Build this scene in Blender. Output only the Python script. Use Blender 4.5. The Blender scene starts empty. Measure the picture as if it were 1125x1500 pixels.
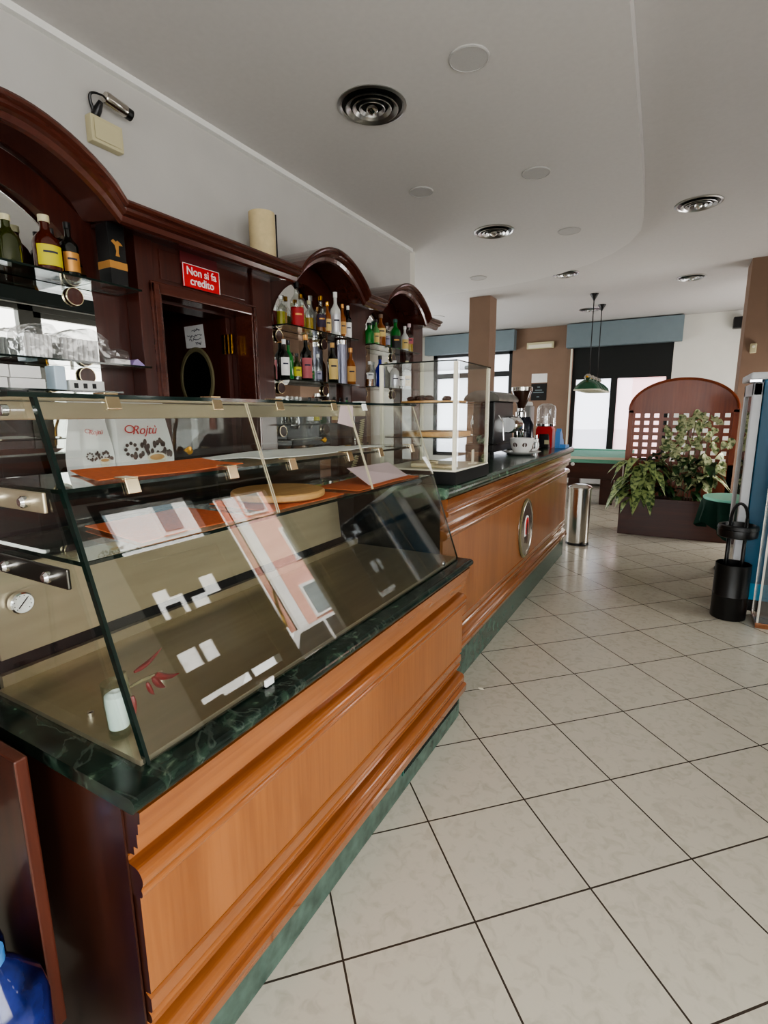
import bpy, bmesh, math, random
from mathutils import Vector, Matrix
R = random.Random(7)
SC = bpy.context.scene
COL = SC.collection
PI = math.pi

# ------------------------------------------------------------------ materials
def srgb(r, g=None, b=None):
    if g is None: g = b = r
    f = lambda c: (c/12.92 if c <= 0.04045 else ((c+0.055)/1.055)**2.4)
    return (f(r/255), f(g/255), f(b/255), 1)

def newmat(name):
    m = bpy.data.materials.new(name); m.use_nodes = True
    nt = m.node_tree
    return m, nt, nt.nodes['Principled BSDF']

def mat(name, col, rough=0.5, metal=0.0, noise=0.0, nscale=8.0, stretch=(1, 1, 1), bump=0.0, bscale=60, coat=0.0, spec=0.5, aniso=0.0):
    m, nt, p = newmat(name)
    p.inputs['Base Color'].default_value = col
    p.inputs['Roughness'].default_value = rough
    p.inputs['Metallic'].default_value = metal
    p.inputs['Coat Weight'].default_value = coat
    p.inputs['Specular IOR Level'].default_value = spec
    N, L = nt.nodes, nt.links
    tc = N.new('ShaderNodeTexCoord')
    if noise:
        mp = N.new('ShaderNodeMapping'); mp.inputs['Scale'].default_value = stretch
        L.new(tc.outputs['Object'], mp.inputs['Vector'])
        nz = N.new('ShaderNodeTexNoise'); nz.inputs['Scale'].default_value = nscale; nz.inputs['Detail'].default_value = 5
        L.new(mp.outputs[0], nz.inputs['Vector'])
        rp = N.new('ShaderNodeValToRGB')
        rp.color_ramp.elements[0].position = 0.3; rp.color_ramp.elements[1].position = 0.7
        rp.color_ramp.elements[0].color = [c*(1-noise) for c in col[:3]]+[1]
        rp.color_ramp.elements[1].color = [min(1, c*(1+noise)) for c in col[:3]]+[1]
        L.new(nz.outputs['Fac'], rp.inputs['Fac']); L.new(rp.outputs['Color'], p.inputs['Base Color'])
    if bump:
        nb = N.new('ShaderNodeTexNoise'); nb.inputs['Scale'].default_value = bscale; nb.inputs['Detail'].default_value = 3
        L.new(tc.outputs['Object'], nb.inputs['Vector'])
        bp = N.new('ShaderNodeBump'); bp.inputs['Strength'].default_value = bump; bp.inputs['Distance'].default_value = 0.01
        L.new(nb.outputs['Fac'], bp.inputs['Height']); L.new(bp.outputs[0], p.inputs['Normal'])
    return m

def wood(name, c1, c2, axis='z', rough=0.32, coat=0.25, scale=7, fine=60):
    """long grain along one axis"""
    m, nt, p = newmat(name); N, L = nt.nodes, nt.links
    tc = N.new('ShaderNodeTexCoord')
    st = {'x': (0.05, 1, 1), 'y': (1, 0.05, 1), 'z': (1, 1, 0.05)}[axis]
    cols = []
    for sc, det in ((scale, 3), (fine, 4)):
        mp = N.new('ShaderNodeMapping'); mp.inputs['Scale'].default_value = st
        L.new(tc.outputs['Object'], mp.inputs['Vector'])
        nz = N.new('ShaderNodeTexNoise'); nz.inputs['Scale'].default_value = sc; nz.inputs['Detail'].default_value = det
        nz.inputs['Distortion'].default_value = 0.4
        L.new(mp.outputs[0], nz.inputs['Vector']); cols.append(nz.outputs['Fac'])
    mx = N.new('ShaderNodeMath'); mx.operation = 'MULTIPLY_ADD'; mx.inputs[1].default_value = 0.6
    mm = N.new('ShaderNodeMath'); mm.operation = 'MULTIPLY'; mm.inputs[1].default_value = 0.4
    L.new(cols[1], mm.inputs[0]); L.new(cols[0], mx.inputs[0]); L.new(mm.outputs[0], mx.inputs[2])
    rp = N.new('ShaderNodeValToRGB')
    rp.color_ramp.elements[0].position = 0.36; rp.color_ramp.elements[1].position = 0.64
    rp.color_ramp.elements[0].color = c1; rp.color_ramp.elements[1].color = c2
    L.new(mx.outputs[0], rp.inputs['Fac']); L.new(rp.outputs['Color'], p.inputs['Base Color'])
    p.inputs['Roughness'].default_value = rough; p.inputs['Coat Weight'].default_value = coat
    p.inputs['Coat Roughness'].default_value = 0.09
    return m

def marble(name, k=1.0, vein=0.10):
    m, nt, p = newmat(name); N, L = nt.nodes, nt.links
    tc = N.new('ShaderNodeTexCoord')
    nz = N.new('ShaderNodeTexNoise'); nz.inputs['Scale'].default_value = 16; nz.inputs['Detail'].default_value = 9; nz.inputs['Distortion'].default_value = 1.0
    L.new(tc.outputs['Object'], nz.inputs['Vector'])
    rp = N.new('ShaderNodeValToRGB'); e = rp.color_ramp.elements
    e[0].position = 0.30; e[0].color = srgb(14*k, 22*k, 18*k)
    e[1].position = 0.80; e[1].color = srgb(120, 138, 116)
    a = e.new(0.52); a.color = srgb(30*k, 46*k, 38*k)
    b = e.new(0.66); b.color = srgb(52*k, 72*k, 58*k)
    L.new(nz.outputs['Fac'], rp.inputs['Fac']); 
    n2 = N.new('ShaderNodeTexNoise'); n2.inputs['Scale'].default_value = 2.6; n2.inputs['Detail'].default_value = 6; n2.inputs['Distortion'].default_value = 2.2
    L.new(tc.outputs['Object'], n2.inputs['Vector'])
    r2 = N.new('ShaderNodeValToRGB'); e = r2.color_ramp.elements
    e[0].position = 0.485; e[0].color = (0, 0, 0, 1); e[1].position = 0.50; e[1].color = (1, 1, 1, 1)
    q = e.new(0.515); q.color = (0, 0, 0, 1)
    L.new(n2.outputs['Fac'], r2.inputs['Fac'])
    mx = N.new('ShaderNodeMix'); mx.data_type = 'RGBA'
    ml = N.new('ShaderNodeMath'); ml.operation = 'MULTIPLY'; ml.inputs[1].default_value = vein
    L.new(r2.outputs['Color'], ml.inputs[0]); L.new(ml.outputs[0], mx.inputs[0])
    L.new(rp.outputs['Color'], mx.inputs[6]); mx.inputs[7].default_value = srgb(160, 172, 156)
    L.new(mx.outputs[2], p.inputs['Base Color'])
    p.inputs['Roughness'].default_value = 0.16
    return m

def thin_glass(name, tint=(0.93, 0.97, 0.95, 1), f0=0.045, haze=0.0, hazecol=(0.9, 0.9, 0.9, 1), refl=(1, 1, 1, 1)):
    m = bpy.data.materials.new(name); m.use_nodes = True
    nt = m.node_tree; N, L = nt.nodes, nt.links; N.clear()
    out = N.new('ShaderNodeOutputMaterial')
    lw = N.new('ShaderNodeLayerWeight'); lw.inputs['Blend'].default_value = 0.5
    pw = N.new('ShaderNodeMath'); pw.operation = 'POWER'; pw.inputs[1].default_value = 5
    ma = N.new('ShaderNodeMath'); ma.operation = 'MULTIPLY_ADD'; ma.inputs[1].default_value = 1-f0; ma.inputs[2].default_value = f0
    L.new(lw.outputs['Facing'], pw.inputs[0]); L.new(pw.outputs[0], ma.inputs[0])
    tr = N.new('ShaderNodeBsdfTransparent'); tr.inputs[0].default_value = tint
    gl = N.new('ShaderNodeBsdfGlossy'); gl.inputs['Roughness'].default_value = 0.0; gl.inputs['Color'].default_value = refl
    base = tr.outputs[0]
    if haze:
        tl = N.new('ShaderNodeBsdfTranslucent'); tl.inputs[0].default_value = hazecol
        mh = N.new('ShaderNodeMixShader'); mh.inputs[0].default_value = haze
        L.new(tr.outputs[0], mh.inputs[1]); L.new(tl.outputs[0], mh.inputs[2]); base = mh.outputs[0]
    ms = N.new('ShaderNodeMixShader')
    L.new(ma.outputs[0], ms.inputs[0]); L.new(base, ms.inputs[1]); L.new(gl.outputs[0], ms.inputs[2])
    L.new(ms.outputs[0], out.inputs['Surface'])
    return m

def tile_floor():
    m, nt, p = newmat('floor_tile'); N, L = nt.nodes, nt.links
    T = 0.43; s = 2**-0.5
    geo = N.new('ShaderNodeNewGeometry'); sp = N.new('ShaderNodeSeparateXYZ'); L.new(geo.outputs['Position'], sp.inputs[0])
    def M(op, a, b=None):
        n = N.new('ShaderNodeMath'); n.operation = op
        for i, v in enumerate((a, b)):
            if v is None: continue
            if isinstance(v, (int, float)): n.inputs[i].default_value = v
            else: L.new(v, n.inputs[i])
        return n.outputs[0]
    X, Y = sp.outputs[0], sp.outputs[1]
    gx = M('ADD', M('MULTIPLY', M('ADD', X, Y), s/T), -2.48698+40)
    gy = M('ADD', M('MULTIPLY', M('SUBTRACT', Y, X), s/T), -6.88981+40)
    def edge(g):
        f = M('FRACT', g); return M('MINIMUM', f, M('SUBTRACT', 1.0, f))
    d = M('MINIMUM', edge(gx), edge(gy))
    grout = M('LESS_THAN', d, 0.0075)
    wn = N.new('ShaderNodeTexWhiteNoise'); cb = N.new('ShaderNodeCombineXYZ')
    L.new(M('FLOOR', gx), cb.inputs[0]); L.new(M('FLOOR', gy), cb.inputs[1]); L.new(cb.outputs[0], wn.inputs['Vector'])
    nz = N.new('ShaderNodeTexNoise'); nz.inputs['Scale'].default_value = 22; nz.inputs['Detail'].default_value = 8; nz.inputs['Distortion'].default_value = 0.8
    va = N.new('ShaderNodeVectorMath'); va.operation = 'ADD'
    L.new(geo.outputs['Position'], va.inputs[0]); L.new(wn.outputs['Color'], va.inputs[1]); L.new(va.outputs[0], nz.inputs['Vector'])
    rp = N.new('ShaderNodeValToRGB'); e = rp.color_ramp.elements
    e[0].position = 0.28; e[0].color = srgb(176, 170, 155); e[1].position = 0.52; e[1].color = srgb(191, 185, 170)
    L.new(nz.outputs['Fac'], rp.inputs['Fac'])
    mx = N.new('ShaderNodeMix'); mx.data_type = 'RGBA'
    L.new(grout, mx.inputs[0]); L.new(rp.outputs['Color'], mx.inputs[6]); mx.inputs[7].default_value = srgb(62, 54, 47)
    L.new(mx.outputs[2], p.inputs['Base Color'])
    p.inputs['Roughness'].default_value = 0.22
    p.inputs['Specular IOR Level'].default_value = 0.4
    bp = N.new('ShaderNodeBump'); bp.inputs['Strength'].default_value = 0.3; bp.inputs['Distance'].default_value = 0.004
    L.new(M('SUBTRACT', 1.0, grout), bp.inputs['Height']); L.new(bp.outputs[0], p.inputs['Normal'])
    return m

M_ = {}
M_['tile'] = tile_floor()
M_['soffit_lit'] = mat('soffit_paint_lit', srgb(202, 199, 196), 0.9, noise=0.02, nscale=30)  # lightened against the main ceiling, so the shade step is in the colour
M_['ceil'] = mat('ceiling_paint_shaded', srgb(192, 189, 186), 0.9, noise=0.02, nscale=30, bump=0.05, bscale=200)  # darkened copy; shade beyond the soffit edge is in the colour
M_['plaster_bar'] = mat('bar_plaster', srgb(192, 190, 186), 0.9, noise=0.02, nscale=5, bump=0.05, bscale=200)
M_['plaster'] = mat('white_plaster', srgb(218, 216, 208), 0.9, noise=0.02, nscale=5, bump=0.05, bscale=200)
M_['brown'] = mat('brown_paint', srgb(136, 112, 95), 0.85, noise=0.04, nscale=4, bump=0.05, bscale=200)
M_['grey_paint'] = mat('grey_paint', srgb(150, 148, 142), 0.9, noise=0.03)
M_['counter_panel'] = wood('counter_panel_wood', srgb(132, 78, 38), srgb(156, 98, 52), 'z', 0.3, 0.4, 9, 70)
M_['counter_wood'] = wood('counter_moulding_wood', srgb(128, 73, 36), srgb(152, 94, 50), 'y', 0.16, 0.9, 7, 60)
M_['dark_end'] = wood('counter_end_wood', srgb(40, 19, 13), srgb(62, 30, 19), 'z', 0.3, 0.3, 6, 50)
M_['mahog'] = wood('mahogany', srgb(56, 23, 17), srgb(76, 35, 25), 'z', 0.33, 0.25, 7, 60)
M_['mahog_y'] = wood('mahogany_moulding', srgb(64, 29, 22), srgb(88, 45, 34), 'y', 0.22, 0.5, 7, 60)
M_['screen_wood'] = wood('screen_wood', srgb(122, 54, 30), srgb(152, 76, 44), 'z', 0.35, 0.15, 6, 50)
M_['box_wood'] = wood('planter_wood', srgb(64, 30, 20), srgb(84, 42, 27), 'x', 0.4, 0.15, 6, 50)
M_['pool_wood'] = wood('pool_wood', srgb(58, 30, 22), srgb(80, 42, 30), 'x', 0.35, 0.2, 5, 50)
M_['board_wood'] = wood('board_wood', srgb(190, 140, 84), srgb(222, 176, 116), 'y', 0.5, 0, 9, 70)
M_['plank_edge'] = wood('gate_wood', srgb(70, 32, 20), srgb(92, 44, 27), 'z', 0.4, 0.1, 8, 60)
M_['marble'] = marble('green_marble', 0.85)
M_['marble_bar_lit'] = marble('green_marble_bar_lit', 1.5, 0.08)  # lighter copy of the marble; light on the bar slab is in the colour
M_['marble_plinth_lit'] = mat('green_marble_plinth_lit', srgb(72, 92, 82), 0.25, noise=0.32, nscale=16)  # marble tone raised for the light falling on the plinths
M_['glass'] = thin_glass('clear_glass', (0.97, 0.98, 0.975, 1), 0.03)
M_['vglass'] = thin_glass('vitrine_glass', (0.95, 0.965, 0.955, 1), 0.08)
M_['shelfglass'] = thin_glass('shelf_glass', (0.90, 0.95, 0.93, 1), 0.04)
M_['glass_edge'] = mat('glass_edge', srgb(14, 30, 26), 0.08, spec=0.8)
M_['glass_edge_light'] = mat('glass_edge_light', srgb(196, 188, 162), 0.2, spec=0.6)
M_['pane'] = thin_glass('window_pane', (0.95, 0.97, 1, 1), 0.04, 0.45, (0.9, 0.95, 1, 1))
M_['pane_pink'] = thin_glass('window_pane_pink', (1, 0.93, 0.95, 1), 0.04, 0.55, (1, 0.86, 0.9, 1))
M_['mirror'] = mat('mirror', (0.82, 0.84, 0.83, 1), 0.01, 1.0)
M_['chrome'] = mat('chrome', (0.8, 0.8, 0.8, 1), 0.08, 1.0)
M_['vent_metal'] = mat('vent_metal', (0.5, 0.5, 0.49, 1), 0.3, 1.0)
M_['steel'] = mat('brushed_steel', srgb(186, 174, 148), 0.38, 0.8, noise=0.06, nscale=30, stretch=(1, 0.1, 1))
M_['steel_dark'] = mat('dark_steel', srgb(92, 90, 84), 0.3, 1.0)
M_['bin_steel'] = mat('bin_steel', srgb(205, 200, 192), 0.2, 1.0)
M_['brass'] = mat('brass', srgb(214, 160, 60), 0.2, 1.0)
M_['clip'] = mat('clip_metal', srgb(240, 222, 184), 0.22, 1.0)
M_['gold'] = mat('gold_foil', srgb(206, 150, 84), 0.35, 0.6)
M_['black'] = mat('black_plastic', srgb(16, 16, 17), 0.35)
M_['black_matt'] = mat('black_matt', srgb(12, 12, 12), 0.8)
M_['dark_gap'] = mat('dark_gap', srgb(10, 9, 8), 0.9)
M_['frame_black'] = mat('window_frame_black', srgb(20, 21, 22), 0.5)
M_['shutter'] = mat('black_shutter', srgb(12, 16, 15), 0.6, noise=0.1, nscale=4, stretch=(0.1, 1, 8))
M_['cassette'] = mat('grey_blue_cassette', srgb(118, 132, 138), 0.7, noise=0.03)
M_['white'] = mat('white_plastic', srgb(232, 232, 228), 0.4)
M_['cream'] = mat('cream_plastic', srgb(200, 192, 156), 0.5)
M_['cream_white'] = mat('cream_white', srgb(232, 226, 206), 0.5)
M_['paper'] = mat('paper_white', srgb(236, 234, 232), 0.85, noise=0.03)
M_['paper_pink'] = mat('paper_pink', srgb(226, 200, 204), 0.85, noise=0.03)
M_['paper_cream'] = mat('paper_cream', srgb(224, 206, 170), 0.85, noise=0.05)
M_['tube_card'] = mat('tube_card', srgb(204, 186, 146), 0.8, noise=0.08, nscale=20)
M_['red_sign'] = mat('red_sign', srgb(206, 24, 32), 0.3)
M_['ink'] = mat('ink', srgb(50, 52, 70), 0.8)
M_['orange'] = mat('orange_felt', srgb(222, 112, 62), 0.95, noise=0.14, nscale=90, bump=0.3, bscale=400)
M_['glass_face'] = mat('dial_white', srgb(238, 238, 232), 0.4)
M_['chilli'] = mat('dried_chilli', srgb(110, 12, 15), 0.35, noise=0.3, nscale=20)
M_['stem_green'] = mat('dry_stem', srgb(112, 104, 74), 0.8)
M_['plastic_bag'] = thin_glass('plastic_bag', (0.95, 0.95, 0.95, 1), 0.09, 0.12, (0.9, 0.9, 0.9, 1))
M_['cup_white'] = mat('ceramic_white', srgb(235, 234, 230), 0.15, coat=0.4)
M_['coffee'] = mat('coffee_brown', srgb(70, 40, 26), 0.4, noise=0.3, nscale=40)
M_['bean'] = mat('bean_print', srgb(86, 66, 62), 0.7, noise=0.45, nscale=60)
M_['hopper'] = mat('hopper_brown', srgb(60, 38, 28), 0.15)
M_['red_plastic'] = mat('red_plastic', srgb(190, 26, 24), 0.3)
M_['blue_bag'] = mat('blue_plastic', srgb(84, 146, 214), 0.4)
M_['blue_bottle'] = mat('blue_bottle_plastic', srgb(30, 42, 104), 0.1, noise=0.75, nscale=14, coat=0.5)
M_['fridge_blue'] = mat('fridge_blue', srgb(18, 88, 120), 0.35, noise=0.03)
M_['fridge_cyan'] = mat('fridge_cyan', srgb(30, 150, 190), 0.35)
M_['fridge_white'] = mat('fridge_white', srgb(206, 208, 212), 0.35)
M_['fridge_glass'] = thin_glass('fridge_glass', (0.6, 0.58, 0.54, 1), 0.08)
M_['felt'] = mat('green_baize', srgb(120, 178, 158), 0.95, noise=0.03)
M_['teal_top'] = mat('teal_table_top', srgb(168, 248, 224), 0.3)
M_['green_cloth'] = mat('dark_green_cloth', srgb(14, 58, 44), 0.9, noise=0.15)
M_['lamp_green'] = mat('lamp_green', srgb(10, 84, 52), 0.15, coat=0.6)
M_['soil'] = mat('soil', srgb(46, 34, 26), 0.95, noise=0.3, nscale=50)
M_['lav'] = mat('lavender_plastic', srgb(160, 140, 190), 0.4)
M_['maroon'] = mat('maroon', srgb(90, 20, 24), 0.5)
M_['facade_pink'] = mat('facade_pink', srgb(226, 170, 156), 0.9, noise=0.04)
M_['facade_white'] = mat('facade_white', srgb(236, 234, 230), 0.9)
M_['asphalt'] = mat('asphalt', srgb(120, 120, 122), 0.9, noise=0.08, nscale=6)
M_['car_white'] = mat('car_white', srgb(240, 240, 240), 0.2, coat=0.5)
M_['car_glass'] = mat('car_glass', srgb(40, 46, 54), 0.05)
M_['rubber'] = mat('rubber', srgb(20, 20, 20), 0.7)
M_['grille'] = mat('grille_green', srgb(34, 84, 72), 0.4)

def leafmat(name, c1, c2, scale=9, pos=0.5):
    m, nt, p = newmat(name); N, L = nt.nodes, nt.links
    tc = N.new('ShaderNodeTexCoord')
    nz = N.new('ShaderNodeTexNoise'); nz.inputs['Scale'].default_value = scale; nz.inputs['Detail'].default_value = 5
    L.new(tc.outputs['Object'], nz.inputs['Vector'])
    rp = N.new('ShaderNodeValToRGB'); e = rp.color_ramp.elements
    e[0].position = pos-0.07; e[0].color = c1; e[1].position = pos+0.08; e[1].color = c2
    L.new(nz.outputs['Fac'], rp.inputs['Fac']); L.new(rp.outputs['Color'], p.inputs['Base Color'])
    p.inputs['Roughness'].default_value = 0.35
    return m
M_['leaf_var'] = leafmat('leaf_variegated', srgb(58, 84, 46), srgb(168, 184, 122), 22, 0.47)
M_['leaf_pale'] = leafmat('leaf_pale', srgb(96, 118, 76), srgb(212, 216, 172), 22, 0.47)
M_['leaf_dark'] = leafmat('leaf_dark', srgb(20, 44, 24), srgb(50, 84, 44), 10, 0.5)

def tinted(name, col, rough=0.06):
    return mat(name, col, rough, coat=0.6, spec=0.7)
BC = dict(clear=thin_glass('bottle_clear', (0.86, 0.88, 0.86, 1), 0.09), yellowgreen=tinted('liq_yellowgreen', srgb(150, 146, 26)),
          red=tinted('liq_red', srgb(176, 26, 30)), amber=tinted('liq_amber', srgb(140, 76, 22)), dark=tinted('bottle_dark', srgb(14, 16, 12)),
          green=tinted('bottle_green', srgb(30, 116, 46)), olive=tinted('bottle_olive', srgb(44, 50, 18)), blue=tinted('bottle_blue', srgb(24, 24, 150)),
          white=tinted('bottle_white', srgb(214, 214, 210)), brown=tinted('bottle_brown', srgb(70, 24, 12)), pale=tinted('liq_pale', srgb(190, 160, 60)),
          palegreen=tinted('bottle_palegreen', srgb(96, 150, 90)))
LC = dict(white=M_['paper'], yellow=mat('label_yellow', srgb(196, 186, 44), 0.6), purple=mat('label_purple', srgb(48, 30, 56), 0.6), cream=mat('label_cream', srgb(220, 190, 120), 0.6),
          pink=mat('label_pink', srgb(176, 92, 98), 0.6), red=mat('label_red', srgb(164, 30, 36), 0.6), gold=M_['gold'], grey=mat('label_grey', srgb(150, 150, 170), 0.6),
          orange=mat('label_orange', srgb(206, 160, 96), 0.6), green=mat('label_green', srgb(40, 110, 60), 0.6), blackl=mat('label_black', srgb(20, 20, 20), 0.5), silver=mat('label_silver', srgb(210, 210, 214), 0.3, 0.6))

# ------------------------------------------------------------------ mesh helpers
class B:
    def __init__(s): s.bm = bmesh.new()
    def _faces(s, before, mi, smooth):
        for f in s.bm.faces:
            if f not in before: f.material_index = mi; f.smooth = smooth
    def box(s, x0, x1, y0, y1, z0, z1, bev=0.0, mi=0, rot=None):
        bf = set(s.bm.faces)
        r = bmesh.ops.create_cube(s.bm, size=1); vs = r['verts']
        for v in vs: v.co = Vector(((x0+x1)/2+v.co.x*(x1-x0), (y0+y1)/2+v.co.y*(y1-y0), (z0+z1)/2+v.co.z*(z1-z0)))
        if bev:
            es = {e for v in vs for e in v.link_edges}
            bmesh.ops.bevel(s.bm, geom=list(es), offset=bev, segments=2, affect='EDGES', profile=0.6)
        s._faces(bf, mi, False)
        if rot is not None:
            nv = {v for f in s.bm.faces if f not in bf for v in f.verts}
            for v in nv: v.co = rot @ v.co
        return s
    def hexa(s, pts, mi=0):
        """8 corner points: bottom 4, top 4"""
        vs = [s.bm.verts.new(p) for p in pts]
        for idx in ((0, 3, 2, 1), (4, 5, 6, 7), (0, 1, 5, 4), (1, 2, 6, 5), (2, 3, 7, 6), (3, 0, 4, 7)):
            f = s.bm.faces.new([vs[i] for i in idx]); f.material_index = mi
        return s
    def quad(s, pts, mi=0, smooth=False):
        f = s.bm.faces.new([s.bm.verts.new(p) for p in pts]); f.material_index = mi; f.smooth = smooth; return s
    def prism(s, poly, axis, a0, a1, mi=0, smooth=False):
        """poly: 2-D points; extruded along axis (0,1,2)"""
        def P(u, v, a):
            return {0: (a, u, v), 1: (u, a, v), 2: (u, v, a)}[axis]
        A = [s.bm.verts.new(P(u, v, a0)) for u, v in poly]; Bv = [s.bm.verts.new(P(u, v, a1)) for u, v in poly]
        n = len(poly)
        for i in range(n):
            f = s.bm.faces.new((A[i], A[(i+1) % n], Bv[(i+1) % n], Bv[i])); f.material_index = mi; f.smooth = smooth
        for c in (A, list(reversed(Bv))):
            f = s.bm.faces.new(c); f.material_index = mi
        return s
    def lathe(s, prof, c=(0, 0, 0), n=24, mi=0, sx=1, sy=1, axis='z', smooth=True):
        rings = []
        def P(r, h, a):
            x, y = r*math.cos(a)*sx, r*math.sin(a)*sy
            if axis == 'z': q = (x, y, h)
            elif axis == 'x': q = (h, x, y)
            else: q = (x, h, y)
            return Vector(q)+Vector(c)
        for r, h in prof:
            if r < 1e-6: rings.append([s.bm.verts.new(P(0, h, 0))])
            else: rings.append([s.bm.verts.new(P(r, h, 2*PI*i/n)) for i in range(n)])
        for a, b in zip(rings, rings[1:]):
            for i in range(n):
                j = (i+1) % n
                if len(a) == 1 and len(b) == 1: continue
                if len(a) == 1: vs = (a[0], b[j], b[i])
                elif len(b) == 1: vs = (a[i], a[j], b[0])
                else: vs = (a[i], a[j], b[j], b[i])
                f = s.bm.faces.new(vs); f.material_index = mi; f.smooth = smooth
        return s
    def tube(s, pts, r, n=8, mi=0, cap=True):
        pts = [Vector(p) for p in pts]; rings = []; up = Vector((0, 0, 1)); prev = None
        for i, p in enumerate(pts):
            t = (pts[min(i+1, len(pts)-1)]-pts[max(i-1, 0)]).normalized()
            if prev is None:
                a = t.cross(up) if abs(t.z) < 0.95 else t.cross(Vector((1, 0, 0)))
            else: a = prev-t*prev.dot(t)
            a.normalize(); prev = a; b = t.cross(a)
            rr = r[i] if isinstance(r, (list, tuple)) else r
            rings.append([s.bm.verts.new(p+a*rr*math.cos(2*PI*k/n)+b*rr*math.sin(2*PI*k/n)) for k in range(n)])
        for u, v in zip(rings, rings[1:]):
            for k in range(n):
                f = s.bm.faces.new((u[k], u[(k+1) % n], v[(k+1) % n], v[k])); f.smooth = True; f.material_index = mi
        if cap:
            for c in (rings[0], list(reversed(rings[-1]))):
                f = s.bm.faces.new(c); f.material_index = mi
        return s
    def blob(s, c, r, sx=1, sy=1, sz=1, mi=0, seed=0, jit=0.0):
        bf = set(s.bm.verts)
        bmesh.ops.create_icosphere(s.bm, subdivisions=2, radius=1)
        rr = random.Random(seed)
        for v in s.bm.verts:
            if v in bf: continue
            k = r*(1+jit*(rr.random()-0.5)); v.co = Vector((c[0]+v.co.x*k*sx, c[1]+v.co.y*k*sy, c[2]+v.co.z*k*sz))
            for f in v.link_faces: f.smooth = True; f.material_index = mi
        return s

def tag(o, label=None, cat=None, group=None, kind=None):
    if label: o['label'] = label
    if cat: o['category'] = cat
    if group: o['group'] = group
    if kind: o['kind'] = kind
    return o

def worldloc(o):
    v = Vector((0, 0, 0))
    while o is not None: v = v+o.location; o = o.parent
    return v

def obj(name, b, mats, parent=None, label=None, local=False, origin=None):
    bm = b.bm if isinstance(b, B) else b
    off = Vector((0, 0, 0))
    if parent is not None and not local: off = -worldloc(parent)
    if off.length: bmesh.ops.translate(bm, verts=bm.verts, vec=off)
    if origin is not None: bmesh.ops.translate(bm, verts=bm.verts, vec=-Vector(origin))
    bmesh.ops.recalc_face_normals(bm, faces=bm.faces)
    for e in bm.edges:
        if len(e.link_faces) == 2 and e.calc_face_angle(0) > 0.65: e.smooth = False
    me = bpy.data.meshes.new(name); bm.to_mesh(me); bm.free()
    if not isinstance(mats, (list, tuple)): mats = [mats]
    for m in mats: me.materials.append(M_[m] if isinstance(m, str) else m)
    o = bpy.data.objects.new(name, me); COL.objects.link(o)
    if parent is not None: o.parent = parent
    if origin is not None: o.location = origin
    if label: o['label'] = label
    return o

def struct(name, b, mats, parent=None):
    o = obj(name, b, mats, parent)
    if parent is None: o['kind'] = 'structure'
    return o

def thing(name, label, cat, loc=(0, 0, 0), group=None, rz=0):
    o = bpy.data.objects.new(name, None); COL.objects.link(o); o.empty_display_size = 0.05
    o.location = loc; o.rotation_euler = (0, 0, rz)
    return tag(o, label, cat, group)

def copytree(o, loc, label=None, group=None):
    c = o.copy(); COL.objects.link(c); c.location = loc
    for ch in list(o.children):
        d = ch.copy(); COL.objects.link(d); d.parent = c
        for g in list(ch.children):
            e = g.copy(); COL.objects.link(e); e.parent = d
    if label: c['label'] = label
    if group: c['group'] = group
    return c

def text_mesh(name, txt, size, material, parent, matrix, extrude=0.0006, bold=0.0, shear=0.0, space=1.0, line=1.0):
    cu = bpy.data.curves.new(name, 'FONT'); cu.body = txt; cu.size = size; cu.extrude = extrude; cu.offset = bold
    cu.align_x = 'CENTER'; cu.align_y = 'CENTER'; cu.shear = shear; cu.space_character = space; cu.space_line = line
    tmp = bpy.data.objects.new('tmp', cu); COL.objects.link(tmp)
    bpy.context.view_layer.update()
    dg = bpy.context.evaluated_depsgraph_get()
    me = bpy.data.meshes.new_from_object(tmp.evaluated_get(dg))
    bpy.data.objects.remove(tmp)
    me.transform(matrix); me.materials.clear(); me.materials.append(M_[material])
    o = bpy.data.objects.new(name, me); COL.objects.link(o); o.parent = parent
    return o

# matrix: text plane facing +X (reading direction +Y), up +Z
def face_px(x, y, z): return Matrix(((0, 0, 1, x), (1, 0, 0, y), (0, 1, 0, z), (0, 0, 0, 1)))
def face_my(x, y, z): return Matrix(((1, 0, 0, x), (0, 0, -1, y), (0, 1, 0, z), (0, 0, 0, 1)))

# ------------------------------------------------------------------ room shell
ZS, ZC = 3.40, 3.52           # dropped soffit over the bar, main ceiling
struct('floor', B().box(-6.4, 2.3, -2.7, 12.6, -0.08, 0), 'tile')
struct('ceiling', B().box(-6.4, 2.3, -2.7, 12.6, ZC, ZC+0.1), 'ceil')
edge = [(-0.33, -2.6), (-0.345, 2.86), (-0.376, 4.16), (-0.40, 5.0), (-0.438, 5.77)]
for k in range(1, 9):
    a = k/8*PI/2
    edge.append((-0.44-2.3*(1-math.cos(a)), 5.77+1.95*math.sin(a)))
edge += [(-6.4, 7.9)]
b = B(); b.prism([(-6.4, -2.6)]+edge, 2, ZS, ZC-0.001)
struct('ceiling_soffit', b, 'soffit_lit')
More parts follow.
